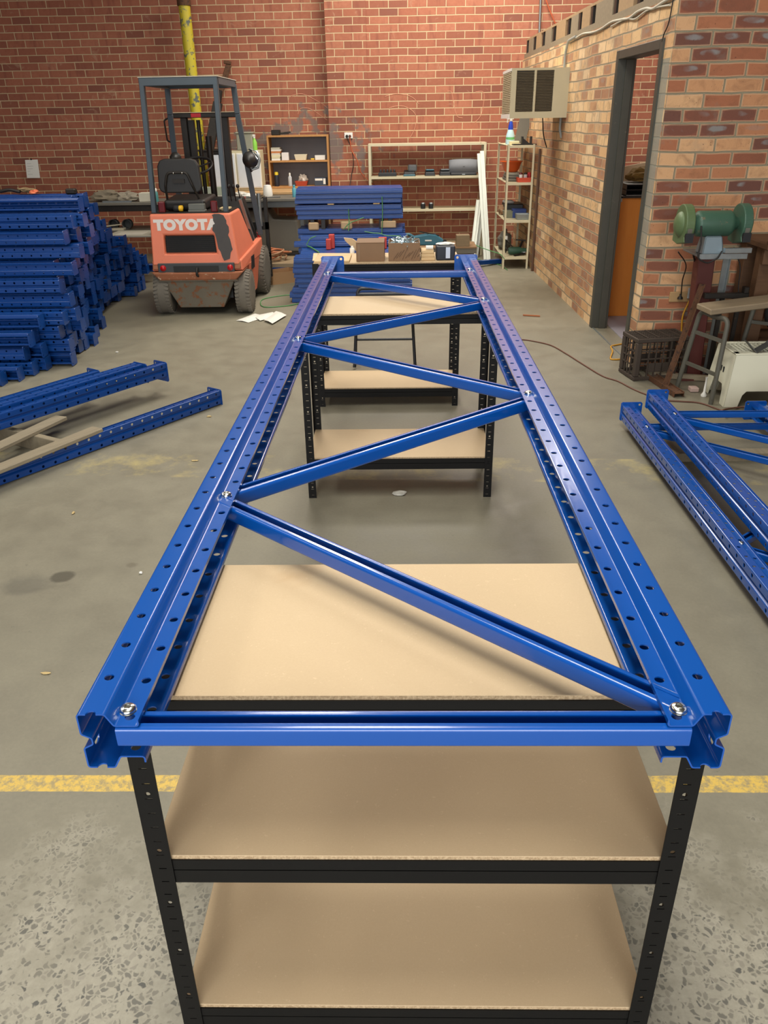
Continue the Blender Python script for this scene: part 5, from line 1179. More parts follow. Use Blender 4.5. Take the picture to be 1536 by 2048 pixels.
fs += [(0, m1, 3*m1, 2*m1), (n, 2*m1+n, 3*m1+n, m1+n)]
b._add(vs, fs, True); b.build('grille', paint('speaker mesh grey', (128, 130, 134), .75, 0, .06, 40), t)
MB().box((cx-w_/2+.02, y0+.02, z), (cx+w_/2-.02, y0+.13, z+.03)).build('base', BP, t, bevel=.006)
MB().box((cx-.012, y0+.026, z+.105), (cx+.014, y0+.029, z+.109)).build('badge', DKSTEEL, t); MB().box((cx-.02, y0+.018, z+.008), (cx+.02, y0+.0199, z+.018)).build('badge', GALV, t)
z = .6005
for px, lb in ((846, 'left black jar with steel lid alone on the middle cream shelf'), (862, 'right smaller black jar with lid on the middle cream shelf')):
    c = at(px, 418, y0+.06); can('black_jar', lb, 'jar', c.x, y0+.06, z, .032, .06, BP, .85, GALV, .95)
WL = paint('glossy white profile', (232, 234, 224), .35, 0, .03, 5)
def profile_len(p, q, lb, w_=.05):
    return tag(MB().prism([(-w_/2, -.004), (w_/2, -.004), (w_/2, .012), (w_/2-.006, .012), (w_/2-.006, .002), (.006, .002), (.006, .016), (-.006, .016), (-.006, .002), (-w_/2+.006, .002), (-w_/2+.006, .012), (-w_/2, .012)], p, q, (0, -1, 0)).build('white_trim_length', WL, bevel=.001), lb, 'trim length')
zq = .004
q1 = fl(971, 519, zq); profile_len(at(958, 307, 10.34), q1, 'tallest white profile length leaning on the cream shelving, left of the tall pair')
q1 = fl(976, 518, zq)+Vector((.0, -.06, 0)); profile_len(at(964, 302, 10.34), q1, 'tallest white profile length leaning on the cream shelving, right of the tall pair')
q1 = fl(943, 514, zq)+Vector((0, -.1, 0)); profile_len(at(958, 400, 10.33), q1, 'left of two short white profile lengths leaning at the shelving', .07)
q1 = fl(951, 513, zq)+Vector((0, -.02, 0)); profile_len(at(965, 404, 10.34), q1, 'right of two short white profile lengths leaning at the shelving', .06)
# narrow cream rack
NX0, NX1, NY0, NY1 = 1.265, 1.585, 9.27, 10.25
ns = (1.385, .985, .565, .14)
steel_rack('cream_rack', 'tall narrow cream rack in the corner beside the office wall', NX0, NX1, NY0, NY1, 1.395, ns, .026)
z = 1.3855
t = thing('spray_bottle', 'blue and white cleaner spray bottle on top of the narrow rack', 'bottle', (1.34, 9.6, z)); x_, y_ = at(1020, 285, 9.6).x, 9.6
MB().lathe([(.05, 0), (.055, .02), (.05, .10), (.03, .16)], (x_, y_, z), seg=18).build('bottle_body', paint('pale aqua plastic', (190, 222, 230), .3), t)
MB().lathe([(.031, .16), (.028, .20), (.02, .24), (.016, .25)], (x_, y_, z), seg=14).build('bottle_neck', paint('royal blue plastic', (34, 70, 190), .35), t)
MB().lathe([(.019, .25), (.019, .27)], (x_, y_, z), seg=12).box((x_-.05, y_-.014, z+.27), (x_+.03, y_+.014, z+.30)).box((x_-.048, y_-.006, z+.235), (x_-.036, y_+.006, z+.27)).build('trigger_head', WHITE, t)
MB().lathe([(.051, .0), (.053, .06)], (x_, y_-.001, z+.02), seg=18, cap=False).build('label', paint('green label', (110, 190, 120), .5), t)
boxthing('foam_block', 'pale yellow foam block before the spray bottle on the rack', 'block', (1.31, 9.45, z), (1.42, 9.52, z+.04), paint('pale foam', (224, 214, 170), .8))
MBx = MB().box((1.33, 9.3, z), (1.60, 9.42, z+.012)).box((1.43, 9.32, z+.012), (1.45, 9.40, z+.09)).box((1.53, 9.32, z+.012), (1.55, 9.40, z+.09)).hexa([(1.45, 9.33, z+.012), (1.53, 9.33, z+.012), (1.53, 9.39, z+.012), (1.45, 9.39, z+.012)], [(1.45, 9.33, z+.07), (1.49, 9.33, z+.04), (1.49, 9.39, z+.04), (1.45, 9.39, z+.07)])
tag(MBx.build('steel_vee_block', DKSTEEL), 'black steel vee bracket on the front top of the narrow rack', 'bracket')
tag(MB().beam((1.50, 10.0, z+.005), (1.575, 10.05, z+.32), .14, .012, (0, 1, 0)).build('leaning_sheet', GREYC, bevel=.002), 'grey sheet leaning in the corner on top of the narrow rack', 'panel')
z = .9855
t = thing('orange_bowl', 'orange plastic bowl on the second level of the narrow rack', 'bowl', (1.42, 9.75, z+.1))
OB = paint('orange plastic', (224, 96, 36), .4); c = at(1022, 340, 9.7)
MB().lathe([(.07, 0), (.09, .02), (.125, .11), (.14, .115), (.14, .12), (.12, .115), (.085, .025), (0, .015)], (c.x, 9.7, z+.095), seg=28).build('bowl', OB, t)
for k in range(3): boxthing('leather_bundle', '%s grey folded leather in the pile under the orange bowl' % ['lowest', 'middle', 'topmost'][k], 'leather', (1.30+.01*k, 9.45+.03*k, z+k*.031), (1.50-.01*k, 9.95, z+k*.031+.03), [GREYC, DTOP, paint('pale hide', (150, 146, 132), .8)][k], .008)
tub('red_tray', 'shallow red parts tray on the second level of the narrow rack', 1.485, 9.38, z, .16, .16, .05, paint('tomato plastic', (196, 74, 46), .5), r=.93)
for k, (x_, y_, mm) in enumerate(((1.45, 9.37, WHITE), (1.505, 9.37, paint('silver tin', (190, 184, 180), .4)), (1.555, 9.42, paint('red tin', (176, 30, 36), .4)))):
    can('small_tin', ['white tin standing in the red parts tray', 'silver lidded tin in the middle of the red tray', 'red tin at the wall end of the red tray'][k], 'tin', x_, y_, z+.008, .022, .075, mm, .9, [DRED, DKSTEEL, mm][k], .95)
z = .5655
boxthing('black_case', 'black tool case at the back of the third level of the narrow rack', 'case', (1.33, 9.75, z), (1.56, 10.1, z+.14), BP, .012)
boxthing('grey_cushion', 'pale grey pad on the black tool case', 'pad', (1.32, 9.8, z+.1405), (1.45, 10.0, z+.17), paint('pale grey pad', (150, 148, 144), .8), .012)
tub('mesh_basket', 'grey green mesh basket on the third level of the narrow rack', 1.35, 9.6, z, .12, .16, .08, paint('sage plastic', (128, 130, 110), .6))
tub('steel_tray', 'pressed steel tray at the front of the third level', 1.50, 9.38, z, .17, .16, .065, GALV, r=.88)
tub('blue_tin', 'blue painted tin behind the pressed steel tray', 1.48, 9.58, z, .17, .12, .10, paint('blue tin print', (44, 66, 130), .45), r=.95)
crumple('rag_heap', 'brown rag and cans heaped at the left back of the third level', 'rag', (1.32, 9.95, z), (.05, .1, .06), paint('tan rag', (150, 116, 86), .9), 21)
z = .1405
crumple('engine_part', 'greasy grey casting at the back of the bottom level', 'machine part', (1.36, 9.9, z), (.08, .14, .13), GREYC, 23)
t = thing('angle_grinder', 'dusty green angle grinder on the bottom level of the narrow rack', 'power tool', (1.43, 9.5, z))
MB().lathe([(.035, 0), (.045, .02), (.045, .14), (.03, .17), (.028, .22)], (1.36, 9.45, z+.05), 'x', 16).build('motor_body', paint('dark green metal', (48, 84, 66), .5), t)
MB().lathe([(.05, 0), (.05, .012)], (1.56, 9.45, z+.03), 'z', 20).build('disc', GALV, t)
cable([(1.36, 9.45, z+.05), (1.31, 9.5, z+.12), (1.33, 9.6, z+.16), (1.40, 9.62, z+.10), (1.5, 9.6, z+.01)], .008, BKC, 'grey cord curling behind the green grinder on the bottom rack level')
tag(MB().beam((1.42, 9.33, z+.012), (1.56, 9.42, z+.02), .02, .02).beam((1.50, 9.55, z+.02), (1.54, 9.52, z+.16), .02, .02).beam((1.46, 9.55, z+.165), (1.58, 9.52, z+.16), .015, .015).build('steel_clamp', DKSTEEL), 'dark sliding clamp on the bottom level of the narrow rack', 'clamp')
can('gear_stick', 'white ball knob gearstick standing in the bottom level', 'knob', 1.35, 9.62, z, .008, .16, DKSTEEL, 2.2, WHITE)
# air conditioner
t = thing('air_conditioner', 'old cream window air conditioner sticking out of the office wall', 'air conditioner', (1.36, 8.2, 1.66))
ACM = paint('aged cream metal', (186, 176, 146), .55, 0, .08, 6, wear=(140, 124, 96), wearamt=.68); LV = paint('brown louvre', (104, 94, 76), .6, .1, .15, 10)
ax0, ax1, ay0, ay1, az0, az1 = 1.10, WX(8.2)+.02, 7.93, 8.60, 1.665, 2.10
b = MB(); 
def fr_(u, v): return Vector((ax0+(ax1-ax0)*u, ay0, az0+(az1-az0)*v))
b.mat(0); b._add([(ax0, ay0, az0), (ax1, ay0, az0), (ax1, ay1, az0), (ax0, ay1, az0), (ax0, ay0, az1), (ax1, ay0, az1), (ax1, ay1, az1), (ax0, ay1, az1)], [(0, 3, 2, 1), (4, 5, 6, 7), (1, 2, 6, 5), (2, 3, 7, 6), (3, 0, 4, 7)])
# front face with two sunk grilles
U = [0, .09, .385, .425, .715, 1]; Vv = [0, .13, .95, 1]
for i in range(5):
    for j in range(3):
        q = [fr_(U[i], Vv[j]), fr_(U[i+1], Vv[j]), fr_(U[i+1], Vv[j+1]), fr_(U[i], Vv[j+1])]
        if j == 1 and i in (1, 3):
            d = Vector((0, .03, 0)); b.mat(0)._add(q+[p+d for p in q], [(k, (k+1) % 4, (k+1) % 4+4, k+4) for k in range(4)]); b.mat(1)._add([p+d for p in q], [(0, 1, 2, 3)]); b.mat(0)
        else: b._add(q, [(0, 1, 2, 3)])
b.build('casing', [ACM, DKSTEEL], t, merge=1e-5, bevel=.003)
for (u0, u1) in ((.09, .385), (.425, .715)):
    b = MB()
    for k in range(26):
        v = .14+k*.031; p = fr_(u0, v); q = fr_(u1, v); b.beam(p+Vector((0, .012, 0)), q+Vector((0, .012, 0)), .016, .0045, (0, -.5, 1))
    b.build('side_grille', LV, t)
b = MB()
for k in range(22):
    zz = az0+.05+k*.0165; b.box((ax0-.006, ay0+.03, zz), (ax0-.0005, ay1-.03, zz+.008))
b.build('front_louvre', ACM, t)
MB().box((ax0-.0075, ay0+.001, az0), (ax0-.0005, ay1, az0+.04)).box((ax0-.0075, ay0+.001, az1-.025), (ax0-.0005, ay1, az1)).build('front_trim', WHITE, t)
# conduit and cables on the office wall
GC = paint('grey conduit', (150, 152, 146), .5)
yy = 8.12; X_ = lambda y: WX(y)-.018
t = thing('conduit', 'grey conduit bending down the office wall beside the air conditioner', 'conduit', (X_(yy), yy, 1.5))
MB().tube(loop_([(X_(7.7), 7.72, ZT+.0), (X_(8.0), 8.05, ZT-.01), (X_(yy), 8.13, ZT-.12), (X_(yy), 8.10, 1.75), (X_(yy), 8.12, 1.56), (X_(yy)+.02, 8.10, 1.48)], .1, 5), .0125, 10).build('pipe', GC, t)
for zz in (2.05, 1.78): MB().lathe([(.017, -.012), (.017, .012)], (X_(yy), 8.10, zz), 'z', 12).box((X_(yy)-.004, 8.06, zz-.01), (X_(yy)+.018, 8.14, zz+.01)).build('saddle', GC, t)
cp = [(WX(y_)-.012, y_, ZT-.012+.012*sin(k*1.9)) for k, y_ in enumerate([7.75, 7.45, 7.1, 6.8, 6.5, 6.2, 6.0, 5.8, 5.6, 5.45, 5.25, 5.05])]
cable(cp, .009, WHC, 'dusty white cable sagging along the top of the office wall')
cable([(WX(y_)-.012, y_, ZT-.03+.014*sin(k*2.3)) for k, y_ in enumerate([6.5, 6.1, 5.85, 5.6, 5.35, 5.1])], .006, WHC, 'second thinner white cable along the top of the office wall')
cable([(WX(5.05)-.01, 5.05, ZT), (WX(5.05)-.012, 5.08, 2.2), (WX(5.1)-.012, 5.15, 2.14), (WX(5.1)-.012, 5.17, 2.1)], .004, BKC, 'thin dark cable hanging down to the corner of the door frame')
cable([(1.52, 8.5, 1.665), (1.55, 8.55, 1.5), (1.60, 8.6, 1.38)], .006, BKC, 'dark cable hanging below the air conditioner')
p = at(1080, 0, 10.76); tag(MB().tube([(p.x, 10.76, 3.3), (p.x+.02, 10.76, 2.5)], .014, 8).build('steel_conduit', GALV), 'vertical steel conduit on the back wall above the office wall', 'conduit')
cable([at(1092, 0, 10.76), at(1100, 22, 10.76), at(1112, 50, 10.76)], .008, ORC, 'thin brown cable crossing the back wall above the office')
p = fl(1057, 541, 0); tag(MB().tube([(WX(9.1)-.02, 9.1, .0), (WX(9.1)-.02, 9.1, 1.35)], .015, 8).build('downpipe', paint('brown pipe', (92, 66, 50), .6)), 'brown pipe running down the office wall behind the narrow rack', 'pipe')

# ============================================================ INSIDE THE OFFICE
t = thing('orange_counter', 'orange timber counter standing inside the office doorway', 'counter', (2.25, 7.0, 0))
OW = wood('orange varnished timber', (186, 112, 34), (204, 132, 52), (8, 8, 1)); 
MB().box((1.93, 6.62, .0045), (2.9, 6.65, 1.03)).build('front_panel', OW, t, bevel=.002); MB().box((1.93, 6.65, .0045), (1.96, 7.3, 1.03)).build('side_panel', OW, t)
MB().box((1.92, 6.60, 1.03), (2.9, 7.3, 1.045)).build('counter_top', DKSTEEL, t)
MB().box((1.925, 6.60, 1.0), (1.95, 6.619, 1.05)).build('latch', GALV, t)
t = thing('document_tray', 'black document tray stack on the orange counter seen through the doorway', 'tray', (2.2, 6.75, 1.046))
for k in range(3): MB().box((1.98, 6.62, 1.047+k*.045), (2.5, 7.0, 1.052+k*.045)).build('tray', GALV if k != 1 else BP, t)
MB().box((1.98, 6.62, 1.047), (1.985, 7.0, 1.14)).box((2.495, 6.62, 1.047), (2.5, 7.0, 1.14)).box((1.985, 6.97, 1.047), (2.495, 7.0, 1.14)).build('end_panels', BP, t)
crumple('brown_bag', 'brown and cream cloth bag on the tray inside the office', 'bag', (2.2, 6.8, 1.145), (.17, .1, .075), paint('brown cloth', (110, 84, 36), .9), 31)
t = thing('cream_hood', 'cream paper cover behind the cloth bag in the office', 'cover', (2.25, 6.95, 1.145)); 
b = MB().hexa([(2.0, 6.93, 1.145), (2.42, 6.93, 1.145), (2.42, 6.95, 1.145), (2.0, 6.95, 1.145)], [(2.0, 6.96, 1.26), (2.42, 6.96, 1.33), (2.42, 6.98, 1.33), (2.0, 6.98, 1.26)]); b.build('sheet', paint('cream paper', (214, 196, 166), .8), t)
area('office_lamp', (3.4, 8.0, 2.9), (0, 0, 0), .3, 1.2, 30, (1, .97, .9))

# ============================================================ RIGHT SIDE BY THE OFFICE WALL
CRT = paint('dusty dark brown plastic', (66, 56, 48), .6, 0, .2, 14, .05, wear=(104, 92, 78), wearamt=.66)
t = thing('milk_crate', 'dark brown plastic milk crate standing by the office doorway corner', 'crate', (1.64, 4.60, 0), R(10))
w_, d_, h_ = .40, .25, .30
def fr_box(b, a, c): b.box(a, c)
for z in (.004, h_-.03):
    b = MB(); b.box((0, 0, z), (w_, .016, z+.026)).box((0, d_-.016, z), (w_, d_, z+.026)).box((0, .016, z), (.016, d_-.016, z+.026)).box((w_-.016, .016, z), (w_, d_-.016, z+.026))
    b.build('rim', CRT, t, world=False, bevel=.003)
for i, (x_, y_) in enumerate(((0, 0), (w_-.04, 0), (0, d_-.04), (w_-.04, d_-.04))): MB().box((x_, y_, 0.03), (x_+.04, y_+.04, h_-.03)).build('corner_post', CRT, t, world=False, bevel=.006)
for y_ in (0, d_-.008):
    b = MB()
    for k in range(1, 6): b.box((.04+k*(w_-.08)/6-.004, y_, .03), (.04+k*(w_-.08)/6+.004, y_+.008, h_-.03))
    for z in (.115, .15, .205): b.box((.04, y_, z), (w_-.04, y_+.008, z+.008))
    b.box((.10, y_, .06), (.30, y_+.006, .115)); b.build('side_grid', CRT, t, world=False)
for x_ in (0, w_-.008):
    b = MB()
    for k in range(1, 4): b.box((x_, .04+k*(d_-.08)/4-.004, .03), (x_+.008, .04+k*(d_-.08)/4+.004, h_-.03))
    for z in (.10, .15, .20): b.box((x_, .04, z), (x_+.008, d_-.04, z+.008))
    b.build('end_grid', CRT, t, world=False)
b = MB(); 
for k in range(1, 25): b.box((k*w_/25-.0016, .016, h_-.02), (k*w_/25+.0016, d_-.016, h_-.006))
for k in range(1, 8): b.box((.016, k*d_/8-.0016, h_-.018), (w_-.016, k*d_/8+.0016, h_-.006))
for k in range(1, 5): b.box((k*w_/5-.004, .016, h_-.016), (k*w_/5+.004, d_-.016, h_+.002))
b.build('top_lattice', CRT, t, world=False)
b = MB()
for k in range(-3, 8): p, q = (max(.0, .05*k), .0), (0, 0)
for k in range(6): b.beam((.02+k*.065, .015, .01), (.075+k*.055, d_-.015, .01), .008, .008)
b.build('base_ribs', CRT, t, world=False)
# bench grinder on its pedestal
MAR = paint('maroon paint', (92, 44, 38), .5, 0, .15, 6, wear=(66, 44, 38), wearamt=.66)
t = thing('grinder_stand', 'maroon pedestal and galvanised support carrying the bench grinder', 'stand', (2.05, 4.72, 0))
MB().box((1.96, 4.60, 0), (2.19, 4.86, .012)).build('foot_plate', MAR, t)
MB().beam((2.085, 4.74, .012), (2.035, 4.70, .862), .11, .10, (0, 1, 0)).build('post', MAR, t, bevel=.006)
MB().beam((2.19, 4.73, .0), (2.178, 4.68, .868), .045, .006, (0, 1, 0)).beam((2.205, 4.72, .0), (2.198, 4.68, .868), .006, .04, (0, 1, 0)).build('angle_post', GALV, t)
MB().box((1.90, 4.42, .862), (2.20, 4.74, .872)).box((1.90, 4.415, .852), (2.20, 4.42, .885)).build('top_plate', GALV, t, bevel=.001)
t = thing('bench_grinder', 'green double ended bench grinder mounted on the maroon pedestal', 'grinder', (1.99, 4.52, .873))
GRN = paint('dusty green enamel', (66, 98, 80), .45, .1, .2, 7, wear=(112, 106, 84), wearamt=.60); GRG = paint('olive green guard', (92, 112, 74), .5, .1, .2, 6)
gx, gy, gz_ = 1.99, 4.52, 1.055; r = .078
MB().lathe([(.03, -.155), (.045, -.13), (.062, -.118), (r*.98, -.10), (r, -.09), (r, .09), (r*.98, .10), (.062, .118), (.045, .13), (.03, .155)], (gx, gy, gz_), 'x', 32).build('motor_housing', GRN, t)
MB().hexa([(gx-.065, gy-.07, .873), (gx+.075, gy-.07, .873), (gx+.075, gy+.07, .873), (gx-.065, gy+.07, .873)], [(gx-.05, gy-.05, .985), (gx+.055, gy-.05, .985), (gx+.055, gy+.05, .985), (gx-.05, gy+.05, .985)]).build('base_block', paint('pale blue steel', (140, 156, 164), .4, .5, .1, 12), t, bevel=.008)
for sx in (-1, 1):
    cx = gx+sx*.178
    b = MB()
    n = 22; outer = []; rr = .118
    for k in range(n+1):
        a = R(-35)+k*R(215)/n; outer.append((rr*cos(a), rr*sin(a)))
    outer = [(rr*.98, -.10)]+outer+[(-rr*.98, -.115), (-rr*.2, -.125)]
    # section in the y,z plane extruded along x
    for (a0, a1) in ((cx-.028, cx+.028),):
        f = [Vector((a0, gy-p[0], gz_+p[1])) for p in outer]; k_ = [Vector((a1, gy-p[0], gz_+p[1])) for p in outer]; m_ = len(outer)
        b._add(f+k_, [tuple(range(m_)), tuple(range(2*m_-1, m_-1, -1))]+[(i, i+m_, (i+1) % m_+m_, (i+1) % m_) for i in range(m_)])
    b.build('wheel_guard', GRG if sx < 0 else GRN, t, bevel=.006, seg=2)
    MB().lathe([(.075, 0), (.07, .012), (.045, .03), (0, .036)], (cx+sx*.028, gy, gz_), (Vector((0, 1, 0)), Vector((0, 0, 1)), Vector((sx, 0, 0))), 24).build('end_cap', GRG, t)
    MB().box((cx-.024, gy-.125, gz_-.10), (cx+.024, gy-.10, gz_-.045)).build('guard_opening', BP, t)
    MB().lathe([(.105, -.014), (.105, .014)], (cx, gy-.012, gz_-.012), 'x', 30).build('grinding_wheel', GREYC, t)
MB().beam((gx+.06, gy-.10, .905), (gx+.225, gy-.10, .905), .04, .03).build('tool_rest', GALV, t, bevel=.001)
MB().tube(loop_([(gx-.10, gy-.08, 1.05), (gx-.10, gy-.12, .95), (gx-.11, gy-.12, .86), (gx-.04, gy-.12, .83), (gx+.02, gy-.12, .86), (gx+.045, gy-.10, .90)], .04), .005, 6).build('motor_cord', BKC, t)
s1 = at(1377, 588, 4.955)
BEI = paint('sandy masonry patch', (176, 142, 98), .8, 0, .1, 12)
pa_, pb_ = at(1337, 604, 4.962), at(1383, 583, 4.962)
t = thing('wall_outlet', 'low power outlet on a sandy wall block behind the grinder stand', 'socket', (s1.x, 4.955, pa_.z))
MB().box((pa_.x, 4.952, pa_.z), (pb_.x, 4.9695, pb_.z)).build('backing_block', BEI, t, bevel=.004)
MB().box((s1.x-.01, 4.935, s1.z-.03), (s1.x+.05, 4.9515, s1.z+.045)).build('outlet_box', paint('grey outlet', (170, 172, 172), .5), t, bevel=.004)
s0 = at(1360, 598, 4.94); MB().lathe([(.02, 0), (.018, .012), (.008, .02), (.008, .035)], (s0.x, 4.94, s0.z), seg=10).build('plug', DKSTEEL, t)
cable([(gx-.16, 4.62, .87), at(1372, 530, 4.75), at(1365, 560, 4.85), (s0.x, 4.93, s0.z+.035)], .004, BKC, 'thin black cord from the grinder to the left plug low on the wall')
cable([(gx-.05, 4.66, .86), at(1392, 540, 4.8), at(1386, 565, 4.9), (s1.x+.02, 4.925, s1.z+.05)], .006, BKC, 'thick black cord from the grinder down to the grey outlet')
cable([(gx+.19, 4.60, .88), at(1480, 530, 4.6), at(1477, 570, 4.6), at(1478, 590, 4.6), at(1487, 597, 4.6)], .004, BKC, 'black cord hanging from the right end of the grinder shelf')
YC_ = paint('yellow cord', (206, 150, 40), .5)
cable([(s1.x+.01, 4.93, s1.z-.03), at(1366, 630, 4.93), at(1363, 660, 4.93), at(1361, 690, 4.93), fl(1352, 700, .01)], .006, YC_, 'yellow cord running down the wall behind the milk crate')
cable([fl(1243, 688, .006), fl(1232, 690, .006), fl(1222, 693, .006), fl(1225, 703, .006), fl(1221, 717, .006), fl(1232, 719, .006), fl(1243, 718, .006)], .006, YC_, 'yellow cord loop on the floor left of the milk crate')
# tubular trestle with an old plank
TRG = paint('dull green grey tube', (92, 90, 80), .6, .2, .15, 12, wear=(70, 56, 44), wearamt=.62)
def trestle(P, Q, lb, top=.535, name='trestle'):
    t = thing(name, lb, 'trestle', ((P[0]+Q[0])/2, (P[1]+Q[1])/2, 0)); P, Q = Vector(P), Vector(Q); d = (Q-P); 
    a = P+d*.12+Vector((.05, 0, top)); c = P+d*.88+Vector((.05, 0, top))
    m_ = P+d*.5+Vector((.05, 0, top-.012))
    MB().tube(loop_([P, a, m_, c, Q], .05, 5), .0155, 10).build('leg_frame', TRG, t)
    for u in (.35, .74): MB().beam(P.lerp(a, u), Q.lerp(c, u), .014, .022).build('rung', TRG, t)
    return t
trestle((1.894, 4.443, 0), (2.005, 4.102, 0), 'nearer tubular trestle leg frame under the left end of the plank')
trestle((2.30, 4.56, 0), (2.46, 4.44, 0), 'farther tubular trestle leg frame under the plank', .575)
PLK = wood('old scaffold plank', (112, 98, 78), (160, 142, 114), (1, 9, 9))
tag(MB().beam((1.93, 4.29, .566), (3.1, 4.44, .66), .19, .038).build('scaffold_plank', PLK, bevel=.006), 'old weathered plank lying across the tubular trestles at right', 'plank')
# leaning angle iron and low steel stand behind
tag(MB().beam((1.80, 4.42, .004), (2.02, 4.62, .66), .035, .004, (0, 1, 0)).beam((1.815, 4.415, .004), (2.035, 4.615, .66), .004, .03, (0, 1, 0)).build('angle_iron', RUST), 'rusty angle iron leaning up past the trestle beside the crate', 'angle iron')
t = thing('steel_stand', 'low dark steel stand between the grinder pedestal and the timber bench', 'stand', (2.15, 4.55, 0))
MB().box((2.03, 4.56, .575), (2.32, 4.60, .61)).box((2.28, 4.55, .61), (2.31, 4.60, .65)).build('cross_bar', DKSTEEL, t, bevel=.003)
for x_ in (2.155, 2.27): MB().beam((x_+.01, 4.63, 0), (x_, 4.585, .575), .026, .026).build('leg', DKSTEEL, t, bevel=.002)
b = MB(); b.beam(Vector((1.785, 4.66, .026)), Vector((1.845, 4.24, .026)), .07, .004).beam(Vector((1.752, 4.655, .02)), Vector((1.812, 4.235, .02)), .004, .036).beam(Vector((1.818, 4.665, .02)), Vector((1.878, 4.245, .02)), .004, .036)
tag(b.build('steel_channel', RUST, bevel=.001), 'short rusty steel channel lying on the floor before the crate', 'channel')
tag(MB().beam((1.80, 4.70, .02), (2.30, 4.55, .02), .04, .035).build('pale_strip', TIMD, bevel=.002), 'pale timber strip on the floor under the trestle', 'timber')
# white plastic step stool
t = thing('step_stool', 'white plastic step stool with grid top under the plank end at right', 'stool', (2.3, 4.2, 0))
CW = paint('cream white plastic', (226, 224, 200), .45, 0, .04, 5, wear=(196, 188, 160), wearamt=.68)
x0, x1, y0, y1, H = 2.06, 2.62, 4.03, 4.40, .335; i_ = .035
b = MB()
def side(p, q, pt, qt, leg=.16, cut=.085, th=Vector((0, 0, 0))):
    """one tapered panel with an arch between two legs"""
    p, q, pt, qt = map(Vector, (p, q, pt, qt))
    def P_(u, v): return p.lerp(q, u).lerp(pt.lerp(qt, u), v)
    L_ = (q-p).length; lu = leg/L_; c = cut/H
    o_ = [(0, 0), (lu*.8, 0), (lu*.95, c*.75), (lu*1.15, c), (1-lu*1.15, c), (1-lu*.95, c*.75), (1-lu*.8, 0), (1, 0), (1, 1), (0, 1)]
    f = [P_(u, v) for u, v in o_]; k = [x+th for x in f]; n = len(f)
    b._add(f+k, [tuple(range(n)), tuple(range(2*n-1, n-1, -1))]+[(i, (i+1) % n, (i+1) % n+n, i+n) for i in range(n)])
T0, T1, T2, T3 = (x0+i_, y0+i_, H), (x1-i_, y0+i_, H), (x1-i_, y1-i_, H), (x0+i_, y1-i_, H)
side((x0, y0, 0), (x1, y0, 0), T0, T1, .11, .10, Vector((0, .006, 0))); side((x1, y1, 0), (x0, y1, 0), T2, T3, .11, .10, Vector((0, -.006, 0)))
side((x0, y1, 0), (x0, y0, 0), T3, T0, .10, .12, Vector((.006, 0, 0))); side((x1, y0, 0), (x1, y1, 0), T1, T2, .10, .12, Vector((-.006, 0, 0)))
b.build('stool_body', CW, t, bevel=.008, seg=2)
b = MB(); b.box((x0+i_-.004, y0+i_-.004, H-.006), (x1-i_+.004, y0+i_+.05, H+.004)).box((x0+i_-.004, y1-i_-.03, H-.006), (x1-i_+.004, y1-i_+.004, H+.004)).box((x0+i_-.004, y0+i_, H-.006), (x0+i_+.03, y1-i_, H+.004)).box((x1-i_-.03, y0+i_, H-.006), (x1-i_+.004, y1-i_, H+.004)); b.build('top_rim', CW, t, bevel=.004)
b = MB(); yy = y0+i_+.05
for k in range(16): b.box((x0+i_+.03+k*.027, yy, H-.004), (x0+i_+.038+k*.027, y1-i_-.03, H+.002))
for k in range(8): b.box((x0+i_+.03, yy+k*.026, H-.004), (x1-i_-.03, yy+.008+k*.026, H+.002))
b.build('top_grid', CW, t)
b = MB()
for yy in (4.17, 4.21): b.box((x0+.0175, yy, .19), (x0+.022, yy+.012, .225))
b.build('side_slots', BP, t)
t = thing('twisted_bracket', 'twisted grey steel bracket lying on the white step stool', 'bracket', (2.28, 4.15, H+.005))
b = MB(); V_ = [(2.16, 4.12, H+.07), (2.22, 4.10, H+.005), (2.30, 4.12, H+.045), (2.36, 4.16, H+.09), (2.38, 4.12, H+.01)]
for p, q in zip(V_, V_[1:]): b.hexa([Vector(p)+Vector((0, -.035, 0)), Vector(q)+Vector((0, -.035, 0)), Vector(q)+Vector((0, .035, 0)), Vector(p)+Vector((0, .035, 0))], [Vector(p)+Vector((0, -.035, .006)), Vector(q)+Vector((0, -.035, .006)), Vector(q)+Vector((0, .035, .006)), Vector(p)+Vector((0, .035, .006))])
b.build('plate', STEEL, t, bevel=.001)
# old timber bench at the right edge
DW = wood('dark oily timber', (74, 50, 32), (112, 80, 52), (1, 8, 8))
t = thing('timber_workbench', 'dark oily timber workbench against the office wall at the right edge', 'workbench', (2.9, 4.6, 0))
MB().box((2.32, 4.42, .90), (3.6, 4.94, .935)).build('bench_top', DW, t, bevel=.004); MB().box((2.32, 4.42, .935), (3.6, 4.45, .955)).build('edge_rail', DW, t, bevel=.003)
MB().box((2.34, 4.50, .80), (3.56, 4.54, .90)).build('apron', DW, t, bevel=.003)
for x_, y_ in ((2.36, 4.58), (3.48, 4.58), (2.36, 4.84), (3.48, 4.84)): MB().box((x_, y_, 0), (x_+.09, y_+.09, .90)).build('leg', DW, t, bevel=.005)
MB().box((2.47, 4.62, .26), (3.47, 4.90, .29)).build('low_shelf', DW, t, bevel=.003)
t = thing('hose_reel', 'black wheel standing under the dark timber bench', 'wheel', (2.68, 4.72, .291)); 
MB().tube([(2.68+.14*cos(a), 4.72, .45+.14*sin(a)) for a in [2*pi*k/30 for k in range(30)]], .022, 10, closed=True).build('rim', RUBBER, t); MB().lathe([(.13, -.01), (.13, .01)], (2.68, 4.72, .45), 'y', 24).build('disc', BP, t)
